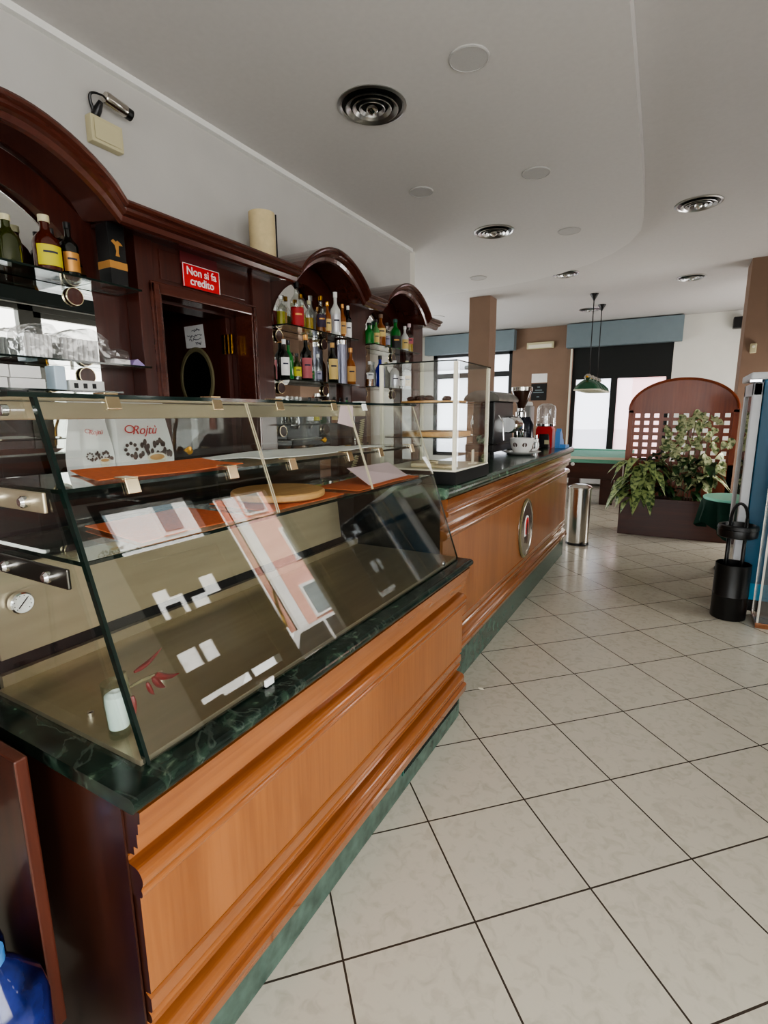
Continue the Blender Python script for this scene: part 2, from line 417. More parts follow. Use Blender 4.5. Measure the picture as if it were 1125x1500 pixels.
# bar wall with the doorway to the back corridor
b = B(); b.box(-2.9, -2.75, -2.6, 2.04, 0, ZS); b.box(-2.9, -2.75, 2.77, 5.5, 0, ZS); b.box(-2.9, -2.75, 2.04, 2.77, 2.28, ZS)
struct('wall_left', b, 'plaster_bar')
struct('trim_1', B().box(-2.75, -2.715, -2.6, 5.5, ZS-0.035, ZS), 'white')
struct('wall_inner', B().box(-6.3, -2.75, 5.5, 5.62, 0, ZS), 'plaster')
struct('wall_alcove', B().box(-6.35, -6.2, 5.5, 12.5, 0, ZC), 'plaster')
b = B(); b.box(-4.4, -4.3, 1.4, 3.5, 0, 2.7); b.box(-4.3, -2.9, 1.4, 1.5, 0, 2.7); b.box(-4.3, -2.9, 3.4, 3.5, 0, 2.7); b.box(-4.3, -2.9, 1.5, 3.4, 2.6, 2.7)
struct('wall_corridor', b, 'grey_paint')
YF = 12.4
b = B()
b.box(-6.3, -5.53, YF, YF+0.2, 0, ZC); b.box(-0.19, 2.2, YF, YF+0.2, 0, ZC)
b.box(-5.53, -3.5, YF, YF+0.2, 0, 0.55); b.box(-5.53, -3.5, YF, YF+0.2, 3.08, ZC)
b.box(-2.17, -0.19, YF, YF+0.2, 0, 0.55); b.box(-2.17, -0.19, YF, YF+0.2, 3.02, ZC)
struct('wall_far', b, 'plaster')
struct('wall_pier', B().box(-3.5, -2.17, YF-0.02, YF+0.2, 0, ZC-0.002), 'brown')
struct('trim_2', B().box(-2.19, -2.155, YF-0.05, YF-0.021, 0, 3.0), 'cream_white')
# right (street) wall with shop front
XW = 2.0
b = B()
b.box(XW, XW+0.2, -2.6, -1.9, 0, ZC); b.box(XW, XW+0.2, 1.0, 2.62, 0, ZC); b.box(XW, XW+0.2, -1.9, 1.0, 3.02, ZC); b.box(XW, XW+0.2, -1.9, 1.0, 0, 0.25); b.box(XW, XW+0.2, 2.62, 5.02, 3.02, ZC)
struct('wall_right', b, 'plaster')
struct('wall_street', B().box(XW, XW+0.2, 5.02, YF, 0, ZC), 'brown')
tag(obj('shutter_box', B().box(XW-0.16, XW-0.001, 2.5, 5.15, 3.03, 3.34, 0.01), mat('dark_green_box', srgb(40, 50, 46), 0.7)), 'dark green shutter box above the shop door, seen in the bar mirrors', 'shutter box')
b = B()
for q in ((-1.9, -1.8), (0.9, 1.0), (-0.5, -0.4)): b.box(XW+0.04, XW+0.12, q[0], q[1], 0.25, 3.02)
b.box(XW+0.04, XW+0.12, -1.9, 1.0, 0.25, 0.35); b.box(XW+0.04, XW+0.12, -1.9, 1.0, 2.92, 3.02)
w5 = struct('added_window_near', b, 'steel_dark')  # unseen window, added so the near counter is lit from the right
obj('window_glass', B().box(XW+0.07, XW+0.076, -1.82, 0.92, 0.33, 2.94), 'glass', w5)
b = B(); b.box(-2.9, -1.3, -2.7, -2.5, 0, ZC); b.box(1.5, 2.2, -2.7, -2.5, 0, ZC); b.box(-1.3, 1.5, -2.7, -2.5, 2.7, ZC); b.box(-1.3, 1.5, -2.7, -2.5, 0, 0.3)
struct('wall_back', b, 'plaster')
struct('column_left', B().box(-3.22, -2.86, 8.68, 9.03, 0, ZC-0.002), 'brown')
b = B(); b.box(0.66, 1.25, 8.4, 8.9, 0, ZC-0.002)
struct('column_right', b, 'brown')

def window(name, x0, x1, z0, z1, y, bars_v, bars_h, panes):
    b = B(); t = 0.09
    b.box(x0, x0+t, y, y+0.08, z0, z1); b.box(x1-t, x1, y, y+0.08, z0, z1); b.box(x0, x1, y, y+0.08, z0, z0+t); b.box(x0, x1, y, y+0.08, z1-t, z1)
    for v in bars_v: b.box(v-0.065, v+0.065, y-0.005, y+0.085, z0, z1)
    for h, hx0, hx1, th in bars_h: b.box(hx0, hx1, y-0.003, y+0.083, h-th, h+th)
    o = struct(name, b, 'frame_black')
    for px0, px1, pz0, pz1, m in panes:
        obj('window_glass', B().box(px0, px1, y+0.03, y+0.036, pz0, pz1), m, o)
    return o
window('window_1', -5.53, -3.5, 0.55, 3.08, YF+0.03, [-4.35], [(2.54, -5.53, -3.5, 0.06)], [(-5.5, -3.55, 0.6, 3.0, 'pane')])
w = window('window_2', -2.15, -0.19, 0.55, 3.02, YF+0.03, [-1.27], [], [(-2.1, -1.3, 0.6, 2.34, 'pane'), (-1.24, -0.25, 0.6, 2.34, 'pane_pink')])
obj('shutter', B().box(-2.13, -0.2, YF+0.02, YF+0.1, 2.34, 3.0), 'shutter', w)
for nm, x0, x1, z0, z1, lb in (('shutter_box', -5.68, -3.42, 3.05, 3.50, 'grey blue roller shutter box above the window behind the square brown column'),
                           ('shutter_box', -2.27, -0.05, 3.01, 3.50, 'grey blue roller shutter box above the black shutter by the hanging pool lamp')):
    tag(obj(nm, B().box(x0, x1, YF-0.22, YF-0.001, z0, z1, 0.012), 'cassette'), lb, 'shutter box', 'roller shutter boxes on the far wall')
# shop front: closed dark half with a bright transom, and a glazed door leaf
b = B()
for y0, y1 in ((2.62, 2.72), (3.72, 3.90), (4.94, 5.02)): b.box(XW+0.02, XW+0.12, y0, y1, 0, 3.02)
b.box(XW+0.02, XW+0.12, 2.72, 3.72, 2.36, 2.46); b.box(XW+0.02, XW+0.12, 2.72, 5.02, 2.95, 3.02); b.box(XW+0.02, XW+0.12, 2.72, 3.72, 0, 0.12)
w = struct('window_3', b, 'steel_dark')
obj('window_glass', B().box(XW+0.06, XW+0.066, 2.70, 3.74, 0.1, 2.97), 'glass', w)
b = B(); x0, x1 = XW+0.035, XW+0.05
for z0, z1 in ((0.12, 0.94), (1.02, 1.28), (1.46, 1.78), (2.06, 2.36)): b.box(x0, x1, 2.72, 3.72, z0, z1)
b.box(x0, x1, 3.12, 3.72, 1.28, 1.46); b.box(x0, x1, 2.93, 2.97, 1.28, 1.46); b.box(x0, x1, 3.5, 3.72, 1.78, 2.06); b.box(x0, x1, 2.72, 2.80, 1.78, 2.06); b.box(x0, x1, 2.86, 3.02, 1.78, 1.90); b.box(x0, x1, 2.95, 3.1, 1.97, 2.06); b.box(x0, x1, 3.13, 3.32, 1.90, 2.06); b.box(x0, x1, 3.32, 3.5, 1.78, 1.86); b.box(x0, x1, 3.08, 3.14, 1.78, 2.06); b.box(x0, x1, 2.72, 2.95, 0.94, 0.97); b.box(x0, x1, 3.3, 3.34, 0.94, 1.02)
obj('dark_film', b, 'dark_end', w)
b = B(); b.box(XW+0.04, XW+0.10, 3.90, 4.0, 0.02, 2.95); b.box(XW+0.04, XW+0.10, 4.86, 4.94, 0.02, 2.95); b.box(XW+0.04, XW+0.10, 3.9, 4.94, 0.02, 0.25); b.box(XW+0.04, XW+0.10, 3.9, 4.94, 2.88, 2.95)
dr = struct('door_1', b, 'steel_dark')
obj('door_glass', B().box(XW+0.065, XW+0.071, 3.98, 4.88, 0.23, 2.9), 'glass', dr)
obj('door_handle', B().tube([(XW+0.05, 3.95, 1.2), (XW-0.02, 3.96, 1.22), (XW-0.03, 3.98, 1.45), (XW-0.02, 4.05, 1.62), (XW+0.05, 4.12, 1.62)], 0.018), 'brass', dr)
# unseen back window, added behind the camera to let in light
b = B(); b.box(-1.3, -1.2, -2.65, -2.57, 0.3, 2.7); b.box(1.4, 1.5, -2.65, -2.57, 0.3, 2.7); b.box(-1.3, 1.5, -2.65, -2.57, 2.6, 2.7); b.box(-1.3, 1.5, -2.65, -2.57, 0.3, 0.4); b.box(0.05, 0.15, -2.65, -2.57, 0.3, 2.7)
w = struct('added_window_back', b, 'steel_dark')
obj('window_glass', B().box(-1.22, 1.42, -2.62, -2.614, 0.38, 2.62), 'glass', w)

# ------------------------------------------------------------------ street outside
struct('street', B().box(2.2, 40, -20, 40, -0.2, -0.1), 'asphalt')
struct('street_far', B().box(-30, 2.2, 12.7, 60, -0.2, -0.1), 'asphalt')
def building(x, y0, y1, h, label, matn, wins, strips):
    t = thing('apartment_building', label, 'building', (x, (y0+y1)/2, -0.1))
    obj('facade', B().box(x, x+1.5, y0, y1, -0.1, h), matn, t)
    for wy, wz, ww, wh in wins:
        f = obj('window', B().box(x-0.06, x+0.02, wy, wy+ww, wz, wz+wh), 'facade_white', t)
        obj('shutter', B().box(x-0.09, x-0.05, wy+0.1, wy+ww-0.1, wz+0.1, wz+wh-0.1), 'cassette', f)
    for s0, s1 in strips: obj('pilaster', B().box(x-0.12, x+0.05, s0, s1, -0.1, h), 'facade_white', t)
    return t
building(9.5, 11.6, 15.4, 9, 'pink apartment building across the street, seen mirrored in the vitrine', 'facade_pink',
         [(12.6, 1.6, 1.0, 1.2), (13.2, 3.6, 1.0, 1.3), (12.2, 5.6, 1.0, 1.3)], [(11.6, 12.0)])
building(9.5, 1.0, 11.3, 9, 'white building beside the pink one across the street', 'facade_white',
         [(7.0, 5.6, 0.8, 1.2), (9.0, 5.6, 0.8, 1.2), (5.0, 5.6, 0.8, 1.2), (3.0, 5.6, 0.8, 1.2)], [])
tag(obj('roadside_wall', B().box(8.8, 10, 15.6, 24, -0.1, 7), 'cassette'), 'grey wall beyond the pink building across the street', 'wall')
t = thing('parked_car', 'white parked car in the street, seen mirrored in the vitrine', 'car', (6.2, 8.6, -0.1))
b = B()
prof = [(-1.9, 0.25), (1.9, 0.25), (1.95, 0.7), (1.0, 0.85), (0.5, 1.38), (-1.2, 1.42), (-1.8, 0.95), (-1.95, 0.7)]
b.prism([(8.6+p, q-0.1) for p, q in prof], 0, 5.4, 7.0); obj('body', b, 'car_white', t)
b = B(); b.prism([(8.6+p, q-0.1) for p, q in ((0.86, 0.88), (0.46, 1.3), (-0.25, 1.33), (-0.25, 0.88))], 0, 5.38, 7.02); obj('side_window', b, 'car_glass', t)
b = B(); b.prism([(8.6+p, q-0.1) for p, q in ((-0.35, 0.88), (-0.35, 1.33), (-1.1, 1.33), (-1.5, 0.92))], 0, 5.38, 7.02); obj('side_window', b, 'car_glass', t)
for yy in (7.4, 9.8): obj('wheel', B().lathe([(0, 5.37), (0.31, 5.37), (0.31, 5.6), (0, 5.6)], (0, yy, 0.21), 20, axis='x'), 'rubber', t)
t = thing('apartment_building', 'pink building outside the far windows', 'building', (0, 24, -0.1))
obj('facade', B().box(-1.6, 6, 22, 26, -0.1, 9), 'facade_pink', t)

# ------------------------------------------------------------------ ceiling fittings
def diffuser(loc, r, label, grp):
    t = thing('ceiling_diffuser', label, 'air vent', loc, grp)
    obj('outer_ring', B().lathe([(r, 0), (r, -0.006), (r*0.93, -0.012), (r*0.88, -0.004), (r*0.86, 0.0)], loc, 40), 'vent_metal', t)
    obj('inside', B().lathe([(0, -0.001), (r*0.88, -0.001), (r*0.88, -0.003), (0, -0.003)], loc, 40), 'black', t)
    for k in (0.70, 0.52, 0.35):
        obj('ring', B().lathe([(r*k*0.95, -0.004), (r*k*1.10, -0.022), (r*k*1.06, -0.025), (r*k*0.90, -0.006)], loc, 36), 'vent_metal', t)
    obj('hub', B().lathe([(r*0.18, -0.004), (r*0.17, -0.03), (r*0.08, -0.045), (0, -0.048)], loc, 24), 'chrome', t)
    return t
G = 'chrome ring diffusers in the ceiling'
diffuser((-1.74, 2.97, ZS), 0.205, 'largest chrome ringed ceiling diffuser, over the glass vitrine', G)
diffuser((-1.77, 5.42, ZS), 0.20, 'chrome ringed diffuser in the lowered ceiling above the far bar shelves', G)
diffuser((0.0, 6.03, ZC), 0.20, 'chrome ringed diffuser beside the curved ceiling edge, over the aisle', G)
diffuser((0.0, 9.09, ZC), 0.19, 'small looking chrome diffuser in the ceiling above the arched screen', G)
diffuser((-1.55, 7.95, ZC), 0.19, 'chrome diffuser just beyond the curved ceiling edge, before the pendant cords', G)
diffuser((-1.61, 10.8, ZC), 0.2, 'chrome diffuser behind the two cords of the pool lamp', G)
M_['speaker_cloth'] = mat('speaker_cloth', srgb(186, 184, 182), 0.9, noise=0.06, nscale=300)
def cspeaker(loc, r, label):
    t = thing('ceiling_speaker', label, 'ceiling speaker', loc, 'round flush ceiling speakers')
    obj('rim', B().lathe([(r, 0), (r, -0.006), (r*0.93, -0.009), (r*0.93, 0)], loc, 36), 'speaker_cloth', t)
    obj('grille', B().lathe([(0, -0.006), (r*0.93, -0.006), (r*0.93, -0.002), (0, -0.002)], loc, 36), 'speaker_cloth', t)
cspeaker((-1.096, 2.864, ZS), 0.105, 'largest white round ceiling speaker, right of the big diffuser')
cspeaker((-1.10, 4.34, ZS), 0.105, 'white round ceiling speaker in the middle of the lowered ceiling')
cspeaker((-2.0, 4.2, ZS), 0.10, 'white round ceiling speaker closest to the bar wall')
cspeaker((-1.11, 5.79, ZS), 0.11, 'white round ceiling speaker right of the second diffuser')
cspeaker((-2.5, 7.05, ZS), 0.11, 'white round ceiling speaker just before the square brown column')
cspeaker((-4.4, 10.0, ZC), 0.16, 'white round ceiling speaker far off beside the end of the wooden cornice')

# ------------------------------------------------------------------ bar counters
def counter_profile(X, zs):
    """outer silhouette of a panelled front: list of (x, z) from bottom to top; zs maps 0..1 knots"""
    return [(X+d, z) for d, z in zs]
def strip_solid(b, prof, xb, y0, y1, mi=0):
    b.prism(prof+[(xb, prof[-1][1]), (xb, prof[0][1])], 1, y0, y1, mi)
def darkcap(b):
    for f in b.bm.faces:
        f.normal_update()
        if abs(f.normal.y) > 0.95: f.material_index = 1
    return b
def arc(cx, cz, r, a0, a1, n=8, sz=1.0): return [(cx+r*math.cos(math.radians(a0+(a1-a0)*i/n)), cz+sz*r*math.sin(math.radians(a0+(a1-a0)*i/n))) for i in range(n+1)]

# near counter
NC = thing('vitrine_counter', 'lower orange wood counter with green marble top, carrying the glass vitrine', 'counter', (-1.2, 1.45, 0))
X0 = -0.905
b = B(); strip_solid(b, [(X0+0.012, 0.0), (X0+0.012, 0.156)], -1.55, 0.535, 2.385); obj('plinth', b, 'marble_plinth_lit', NC, 'green marble plinth')
b = B(); b.box(X0+0.0121, X0+0.016, 1.72, 2.36, 0.085, 0.148)
obj('plinth_grille', b, 'grille', NC, 'teal slotted grille')
b = B()
for k in range(46): b.box(X0+0.016, X0+0.0185, 1.735+k*0.0135, 1.741+k*0.0135, 0.089, 0.144)
obj('grille_slot', b, 'black', NC)
base = [(X0+0.004, 0.152), (X0+0.040, 0.154), (X0+0.047, 0.159), (X0+0.050, 0.192), (X0+0.045, 0.199), (X0+0.036, 0.201), (X0+0.036, 0.214)]
base += arc(X0+0.010, 0.226, 0.026, -15, 80, 8, 1.0)+[(X0-0.004, 0.254), (X0-0.016, 0.268), (X0-0.018, 0.278)]
base += arc(X0-0.004, 0.292, 0.016, -80, 80, 8)+[(X0+0.012, 0.312), (X0+0.016, 0.318), (X0+0.016, 0.35), (X0+0.002, 0.358)]
b = B(); strip_solid(b, base, -1.5, 0.53, 2.39); obj('base_moulding', darkcap(b), ['counter_wood', 'dark_end'], NC)
b = B(); strip_solid(b, [(X0, 0.356), (X0, 0.362), (X0+0.016, 0.366), (X0+0.018, 0.37), (X0+0.018, 0.612), (X0+0.012, 0.62)], -1.5, 0.53, 2.39); obj('front_panel', darkcap(b), ['counter_panel', 'dark_end'], NC)
top = [(X0+0.012, 0.618)]+arc(X0+0.020, 0.632, 0.013, -80, 80, 8)+arc(X0+0.012, 0.664, 0.026, -60, 88, 12)+[(X0-0.008, 0.692), (X0-0.012, 0.70), (X0-0.008, 0.712), (X0+0.008, 0.720), (X0+0.020, 0.722), (X0+0.020, 0.742), (X0+0.034, 0.7435), (X0+0.034, 0.776), (X0+0.040, 0.778), (X0+0.042, 0.803), (X0+0.049, 0.806), (X0+0.052, 0.832)]
b = B(); strip_solid(b, top, -1.5, 0.527, 2.395); obj('top_moulding', darkcap(b), ['counter_wood', 'dark_end'], NC)
obj('end_panel', B().box(-1.62, X0-0.002, 0.522, 0.5265, 0.0, 0.83), 'dark_end', NC, 'dark brown end panel')
b = B()
slab = [(-1.66, 0.836), (-0.862, 0.836)]+arc(-0.862, 0.853, 0.017, -90, 90, 10)+[(-1.66, 0.87)]
b.prism(slab, 1, 0.514, 2.42); obj('marble_top', b, 'marble', NC, 'green marble slab')
b = B(); b.box(-1.655, -1.55, 0.53, 2.385, 0, 0.835); obj('rear_cabinet', b, 'dark_end', NC)

# far bar counter
FC = thing('bar_counter', 'long tall wooden bar counter with green marble top and oval badge', 'counter', (-1.3, 4.2, 0))
X1 = -1.04; y0, y1 = 2.45, 6.02
b = B(); strip_solid(b, [(X1+0.010, 0.0), (X1+0.010, 0.226)], -1.66, y0, y1-0.02); obj('plinth', b, 'marble_plinth_lit', FC, 'green marble plinth')
base = [(X1+0.004, 0.222), (X1+0.036, 0.224), (X1+0.042, 0.23), (X1+0.043, 0.25), (X1+0.036, 0.256), (X1+0.034, 0.268)]+arc(X1+0.014, 0.268, 0.02, 0, 80, 6, 1.2)
base += [(X1+0.004, 0.300), (X1-0.014, 0.316), (X1-0.016, 0.322)]+arc(X1-0.002, 0.34, 0.016, -70, 80, 8)+[(X1+0.002, 0.364), (X1+0.012, 0.37), (X1+0.012, 0.40), (X1+0.0, 0.408)]
b = B(); strip_solid(b, base, -1.66, y0, y1); obj('base_moulding', b, 'counter_wood', FC)
b = B(); strip_solid(b, [(X1, 0.405), (X1+0.012, 0.41), (X1+0.012, 0.945)], -1.66, y0, y1); obj('front_panel', b, 'counter_panel', FC)
top = [(X1+0.008, 0.935)]+arc(X1+0.012, 0.962, 0.026, -75, 85, 10)+[(X1-0.012, 0.994), (X1-0.014, 1.004), (X1+0.004, 1.022), (X1+0.022, 1.030), (X1+0.024, 1.06)]+arc(X1+0.022, 1.082, 0.02, -80, 80, 8)+[(X1+0.03, 1.108), (X1+0.036, 1.13), (X1+0.036, 1.162)]
b = B(); strip_solid(b, top, -1.66, y0, y1+0.005); obj('top_moulding', b, 'counter_wood', FC)
obj('end_panel', B().box(-1.66, X1-0.004, y0-0.006, y0-0.001, 0.0, 1.16), 'dark_gap', FC, 'dark end panel')
b = B()
slab = [(-1.70, 1.162), (-1.02, 1.162)]+arc(-1.02, 1.193, 0.031, -90, 90, 10)+[(-1.70, 1.224)]
b.prism(slab, 1, 2.42, 6.14); obj('marble_top', b, 'marble_bar_lit', FC, 'green marble slab')
badge = obj('badge', B().lathe([(0, X1+0.012), (0.242, X1+0.012), (0.242, X1+0.03), (0.225, X1+0.034), (0.218, X1+0.028), (0, X1+0.028)], (0, 4.19, 0.665), 48, axis='x', sx=0.80), 'bin_steel', FC, 'silver oval badge')
obj('rim', B().lathe([(0.242, X1+0.014), (0.250, X1+0.022), (0.242, X1+0.032), (0.232, X1+0.034)], (0, 4.19, 0.665), 48, axis='x', sx=0.80), 'stem_green', badge)
def flat_px(pts, x, y, z, th=0.003):
    b = B(); b.prism([(y+u, z+v) for u, v in pts], 0, x, x+th); return b
arch = lambda w, h: [(-w, -h), (-w, h*0.2)]+[(-w*math.cos(PI*i/8), h*0.2+h*0.8*math.sin(PI*i/8)) for i in range(1, 8)]+[(w, h*0.2), (w, -h)]
obj('emblem', flat_px(arch(0.062, 0.085), X1+0.028, 4.19, 0.69), 'paper', badge)
obj('emblem', flat_px(arch(0.045, 0.07), X1+0.031, 4.19, 0.69), 'red_sign', badge)
b = flat_px([(-0.014, -0.14), (0.014, -0.14), (0.03, -0.02), (0.0, 0.055), (-0.03, -0.02)], X1+0.034, 4.19, 0.68); obj('emblem', b, 'coffee', badge)
b = B(); b.blob((-1.0, 6.155, 1.03), 0.022); 
tag(obj('bell_button', b, 'white'), 'small white round button on the far end of the bar counter', 'button')

# gate board at the near end and bottles on the floor
b = B(); b.box(-1.62, -1.135, 0.445, 0.472, 0.20, 0.895, 0.004)
for f in b.bm.faces:
    f.normal_update()
    if f.normal.y < -0.9: f.material_index = 1  # front face takes a darker wood that stands for its shade
gt = tag(obj('hanging_gate', b, ['plank_edge', 'dark_end']), 'dark wooden gate board at the near end of the vitrine counter', 'gate')
def water_bottle(x, y, label):
    t = thing('water_bottle', label, 'bottle', (x, y, 0), 'large water bottles on the floor')
    obj('body', B().lathe([(0, 0.002), (0.08, 0), (0.09, 0.012), (0.09, 0.12), (0.084, 0.13), (0.09, 0.14), (0.09, 0.26), (0.084, 0.27), (0.09, 0.28), (0.09, 0.39), (0.082, 0.43), (0.045, 0.49), (0.024, 0.515)], (x, y, 0), 28), 'blue_bottle', t)
    obj('cap', B().lathe([(0.025, 0.51), (0.027, 0.515), (0.027, 0.54), (0, 0.542)], (x, y, 0), 16), 'blue_bag', t)
for x, y, l in ((-1.115, 0.343, 'large blue water bottle on the floor nearest the gate board'), (-1.31, 0.345, 'large blue water bottle at the picture edge, farther from the aisle'), (-1.20, 0.155, 'large blue water bottle in front of the other two, at the picture corner')):
    water_bottle(x, y, l)

# ------------------------------------------------------------------ glass vitrine on the near counter
VT = thing('glass_vitrine', 'sloping glass pastry vitrine with shelves and brass clips on the near counter', 'display case', (-1.25, 1.5, 0.872))
def gx(z): return -0.914-(z-0.872)*0.3368     # front glass plane
YA, YB = 0.60, 2.385
def slab_glass(z0, z1, ya, yb, name, th=0.008):
    nx, nz = 0.948*th, 0.319*th
    b = B(); b.hexa([(gx(z0), ya, z0), (gx(z0), yb, z0), (gx(z0)-nx, yb, z0-nz), (gx(z0)-nx, ya, z0-nz), (gx(z1), ya, z1), (gx(z1), yb, z1), (gx(z1)-nx, yb, z1-nz), (gx(z1)-nx, ya, z1-nz)], 1)
    b.bm.faces.ensure_lookup_table()
    for f in b.bm.faces:
        n = f.normal if f.normal.length else None
        f.normal_update(); 
        if abs(f.normal.x) > 0.8: f.material_index = 0
    return b
obj('front_glass', slab_glass(0.876, 1.296, YA, YB, 'x'), ['vglass', 'glass_edge'], VT)
for ya, yb in ((YA, 1.205), (1.213, 1.782), (1.79, YB)):
    f = obj('glass_flap', slab_glass(1.300, 1.636, ya, yb, 'x', 0.005), ['vglass', 'glass_edge_light'], VT)
obj('edge_strip', B().hexa([(gx(0.874)+0.004, YA-0.008, 0.874), (gx(0.874)+0.004, YA, 0.874), (gx(0.874)-0.012, YA, 0.874), (gx(0.874)-0.012, YA-0.008, 0.874),
                            (gx(1.64)+0.004, YA-0.008, 1.64), (gx(1.64)+0.004, YA, 1.64), (gx(1.64)-0.012, YA, 1.64), (gx(1.64)-0.012, YA-0.008, 1.64)]), 'glass_edge', VT)
for yy in (0.572, YB+0.002):
    b = B(); b.prism([(gx(0.876)-0.014, 0.876), (-1.53, 0.876), (-1.53, 1.636), (gx(1.636)-0.014, 1.636)], 1, yy, yy+0.007); obj('side_glass', b, 'glass', VT)
def hshelf(name, x0, x1, y0, y1, z, th=0.009, par=VT, m1='shelfglass', m2='glass_edge'):
    b = B(); b.box(x0, x1, y0, y1, z-th, z, 0, 1)
    for f in b.bm.faces:
        f.normal_update()
        if abs(f.normal.z) > 0.8: f.material_index = 0
    return obj(name, b, [m1, m2], par)
hshelf('top_glass', -1.52, -1.168, 0.545, 2.41, 1.648, 0.01)
hshelf('glass_shelf', -1.48, gx(1.445)-0.016, 0.60, 2.38, 1.445)
hshelf('glass_shelf', -1.48, gx(1.297)-0.016, 0.60, 2.38, 1.293, 0.010)
obj('light_band', B().box(-1.485, -1.465, 0.57, 2.40, 1.590, 1.637, 0.003), 'steel', VT, 'brushed steel light band')
# deck and rear panel
b = B(); b.box(-1.515, -0.925, 0.586, 2.38, 0.8705, 0.883); obj('deck', b, 'steel', VT, 'brushed steel deck')
b = B(); b.box(-1.535, -1.515, 0.60, 2.38, 0.871, 0.915); obj('deck_lip', b, 'steel', VT)
b = B(); b.box(-1.55, -1.54, 0.60, 2.38, 0.871, 1.28); obj('rear_gap_shade', b, 'dark_gap', VT)  # solid near-black sheet put in for the shade of the gap
b = B(); b.hexa([(-1.505, 0.60, 0.962), (-1.505, 2.2, 0.962), (-1.515, 2.2, 0.962), (-1.515, 0.60, 0.962), (-1.53, 0.60, 1.205), (-1.53, 2.2, 1.205), (-1.54, 2.2, 1.205), (-1.54, 0.60, 1.205)]); obj('rear_panel', b, 'steel', VT, 'steel rear panel')
obj('deck_bolt', B().lathe([(0.008, 0.883), (0.008, 0.894), (0, 0.896)], (-1.18, 0.635, 0), 12), 'chrome', VT)
obj('deck_bolt', B().lathe([(0.007, 0.883), (0.007, 0.9), (0, 0.901)], (-1.19, 0.84, 0), 12), 'chrome', VT)
d = obj('thermometer', B().lathe([(0, -1.512), (0.030, -1.512), (0.030, -1.494), (0.026, -1.49), (0.026, -1.497), (0, -1.497)], (0, 0.664, 1.105), 32, axis='x'), 'chrome', VT)
obj('dial', B().lathe([(0, -1.494), (0.026, -1.494), (0.026, -1.497), (0, -1.497)], (0, 0.664, 1.105), 32, axis='x'), 'glass_face', d)
b = B(); b.prism([(0.664-0.012, 1.105-0.011), (0.664-0.010, 1.105-0.013), (0.664+0.014, 1.105+0.012), (0.664+0.012, 1.105+0.014)], 0, -1.4935, -1.4925)
for k in range(10):
    a = math.radians(-135+k*30+90+135); a = math.radians(225-k*30)
    cy, cz = 0.664+0.021*math.cos(a), 1.105+0.021*math.sin(a); b.box(-1.4937, -1.493, cy-0.0012, cy+0.0012, cz-0.0012, cz+0.0012)
obj('needle', b, 'black', d)
# side brackets with bolts
for z, xa, xb in ((1.432, -1.36, gx(1.432)-0.02), (1.275, -1.35, gx(1.275)-0.02)):
    b = B(); b.box(xa, xb, 0.562, 0.570, z-0.032, z+0.012, 0.003); br = obj('shelf_bracket', b, 'steel_dark' if z < 1.3 else 'steel', VT)
    for xx in (xa+0.05, xb-0.06): obj('bolt', B().lathe([(0.013, 0.563), (0.013, 0.550), (0.008, 0.544), (0, 0.544)], (xx, 0, z-0.01), 14, axis='y'), 'chrome', br)
obj('bolt', B().lathe([(0.012, 0.571), (0.012, 0.558), (0, 0.556)], (-1.235, 0, 1.612), 14, axis='y'), 'chrome', VT)
# clips
def clip(y, z, big=1.0, m='clip'):
    x = gx(z); h = 0.03*big; wdt = 0.034*big
    b = B()
    b.box(-0.004, 0.0, -wdt/2, wdt/2, -h, 0.004, 0.0015)
    b.box(-0.045, 0.0, -wdt/2, wdt/2, 0.004, 0.008, 0.0015)
    rot = Matrix.Rotation(math.radians(-18.6), 3, 'Y')
    for v in b.bm.verts:
        if v.co.z < 0.002: v.co = rot @ v.co
        v.co += Vector((x+0.005, y, z))
    obj('clip', b, m, VT, 'pale brass clip')
for y, m in ((0.766, 'clip'), (1.087, 'clip'), (1.359, 'clip'), (1.677, 'clip'), (1.90, 'cup_white')): clip(y, 1.645, 1.05, m)
for y in (0.752, 1.069, 1.338, 1.686, 1.929, 2.231): clip(y, 1.449, 1.0)
obj('bolt', B().lathe([(0.010, gx(0.89)+0.001), (0.010, gx(0.89)+0.008), (0, gx(0.89)+0.009)], (0, 2.20, 0.895), 14, axis='x'), 'chrome', VT)
obj('bolt', B().box(gx(0.88)+0.002, gx(0.88)+0.01, 0.952, 0.985, 0.873, 0.893, 0.002), 'cup_white', VT)
# rear sliding glass doors with brass knobs
for y0_, y1_, z0_, z1_, kn in ((0.62, 1.30, 1.30, 1.59, (1.236, 1.478)), (1.28, 2.36, 1.30, 1.59, (2.05, 1.478)), (0.62, 1.34, 1.21, 1.285, (1.285, 1.235)), (1.32, 2.36, 1.21, 1.285, (2.14, 1.235))):
    xo = -1.50 if y0_ < 1 else -1.508
    dd = obj('rear_door', B().box(xo-0.004, xo, y0_, y1_, z0_, z1_), 'glass', VT)
    obj('knob', B().lathe([(0.005, xo), (0.005, xo+0.012), (0.013, xo+0.016), (0.014, xo+0.024), (0, xo+0.026)], (0, kn[0], kn[1]), 16, axis='x'), 'brass', dd)

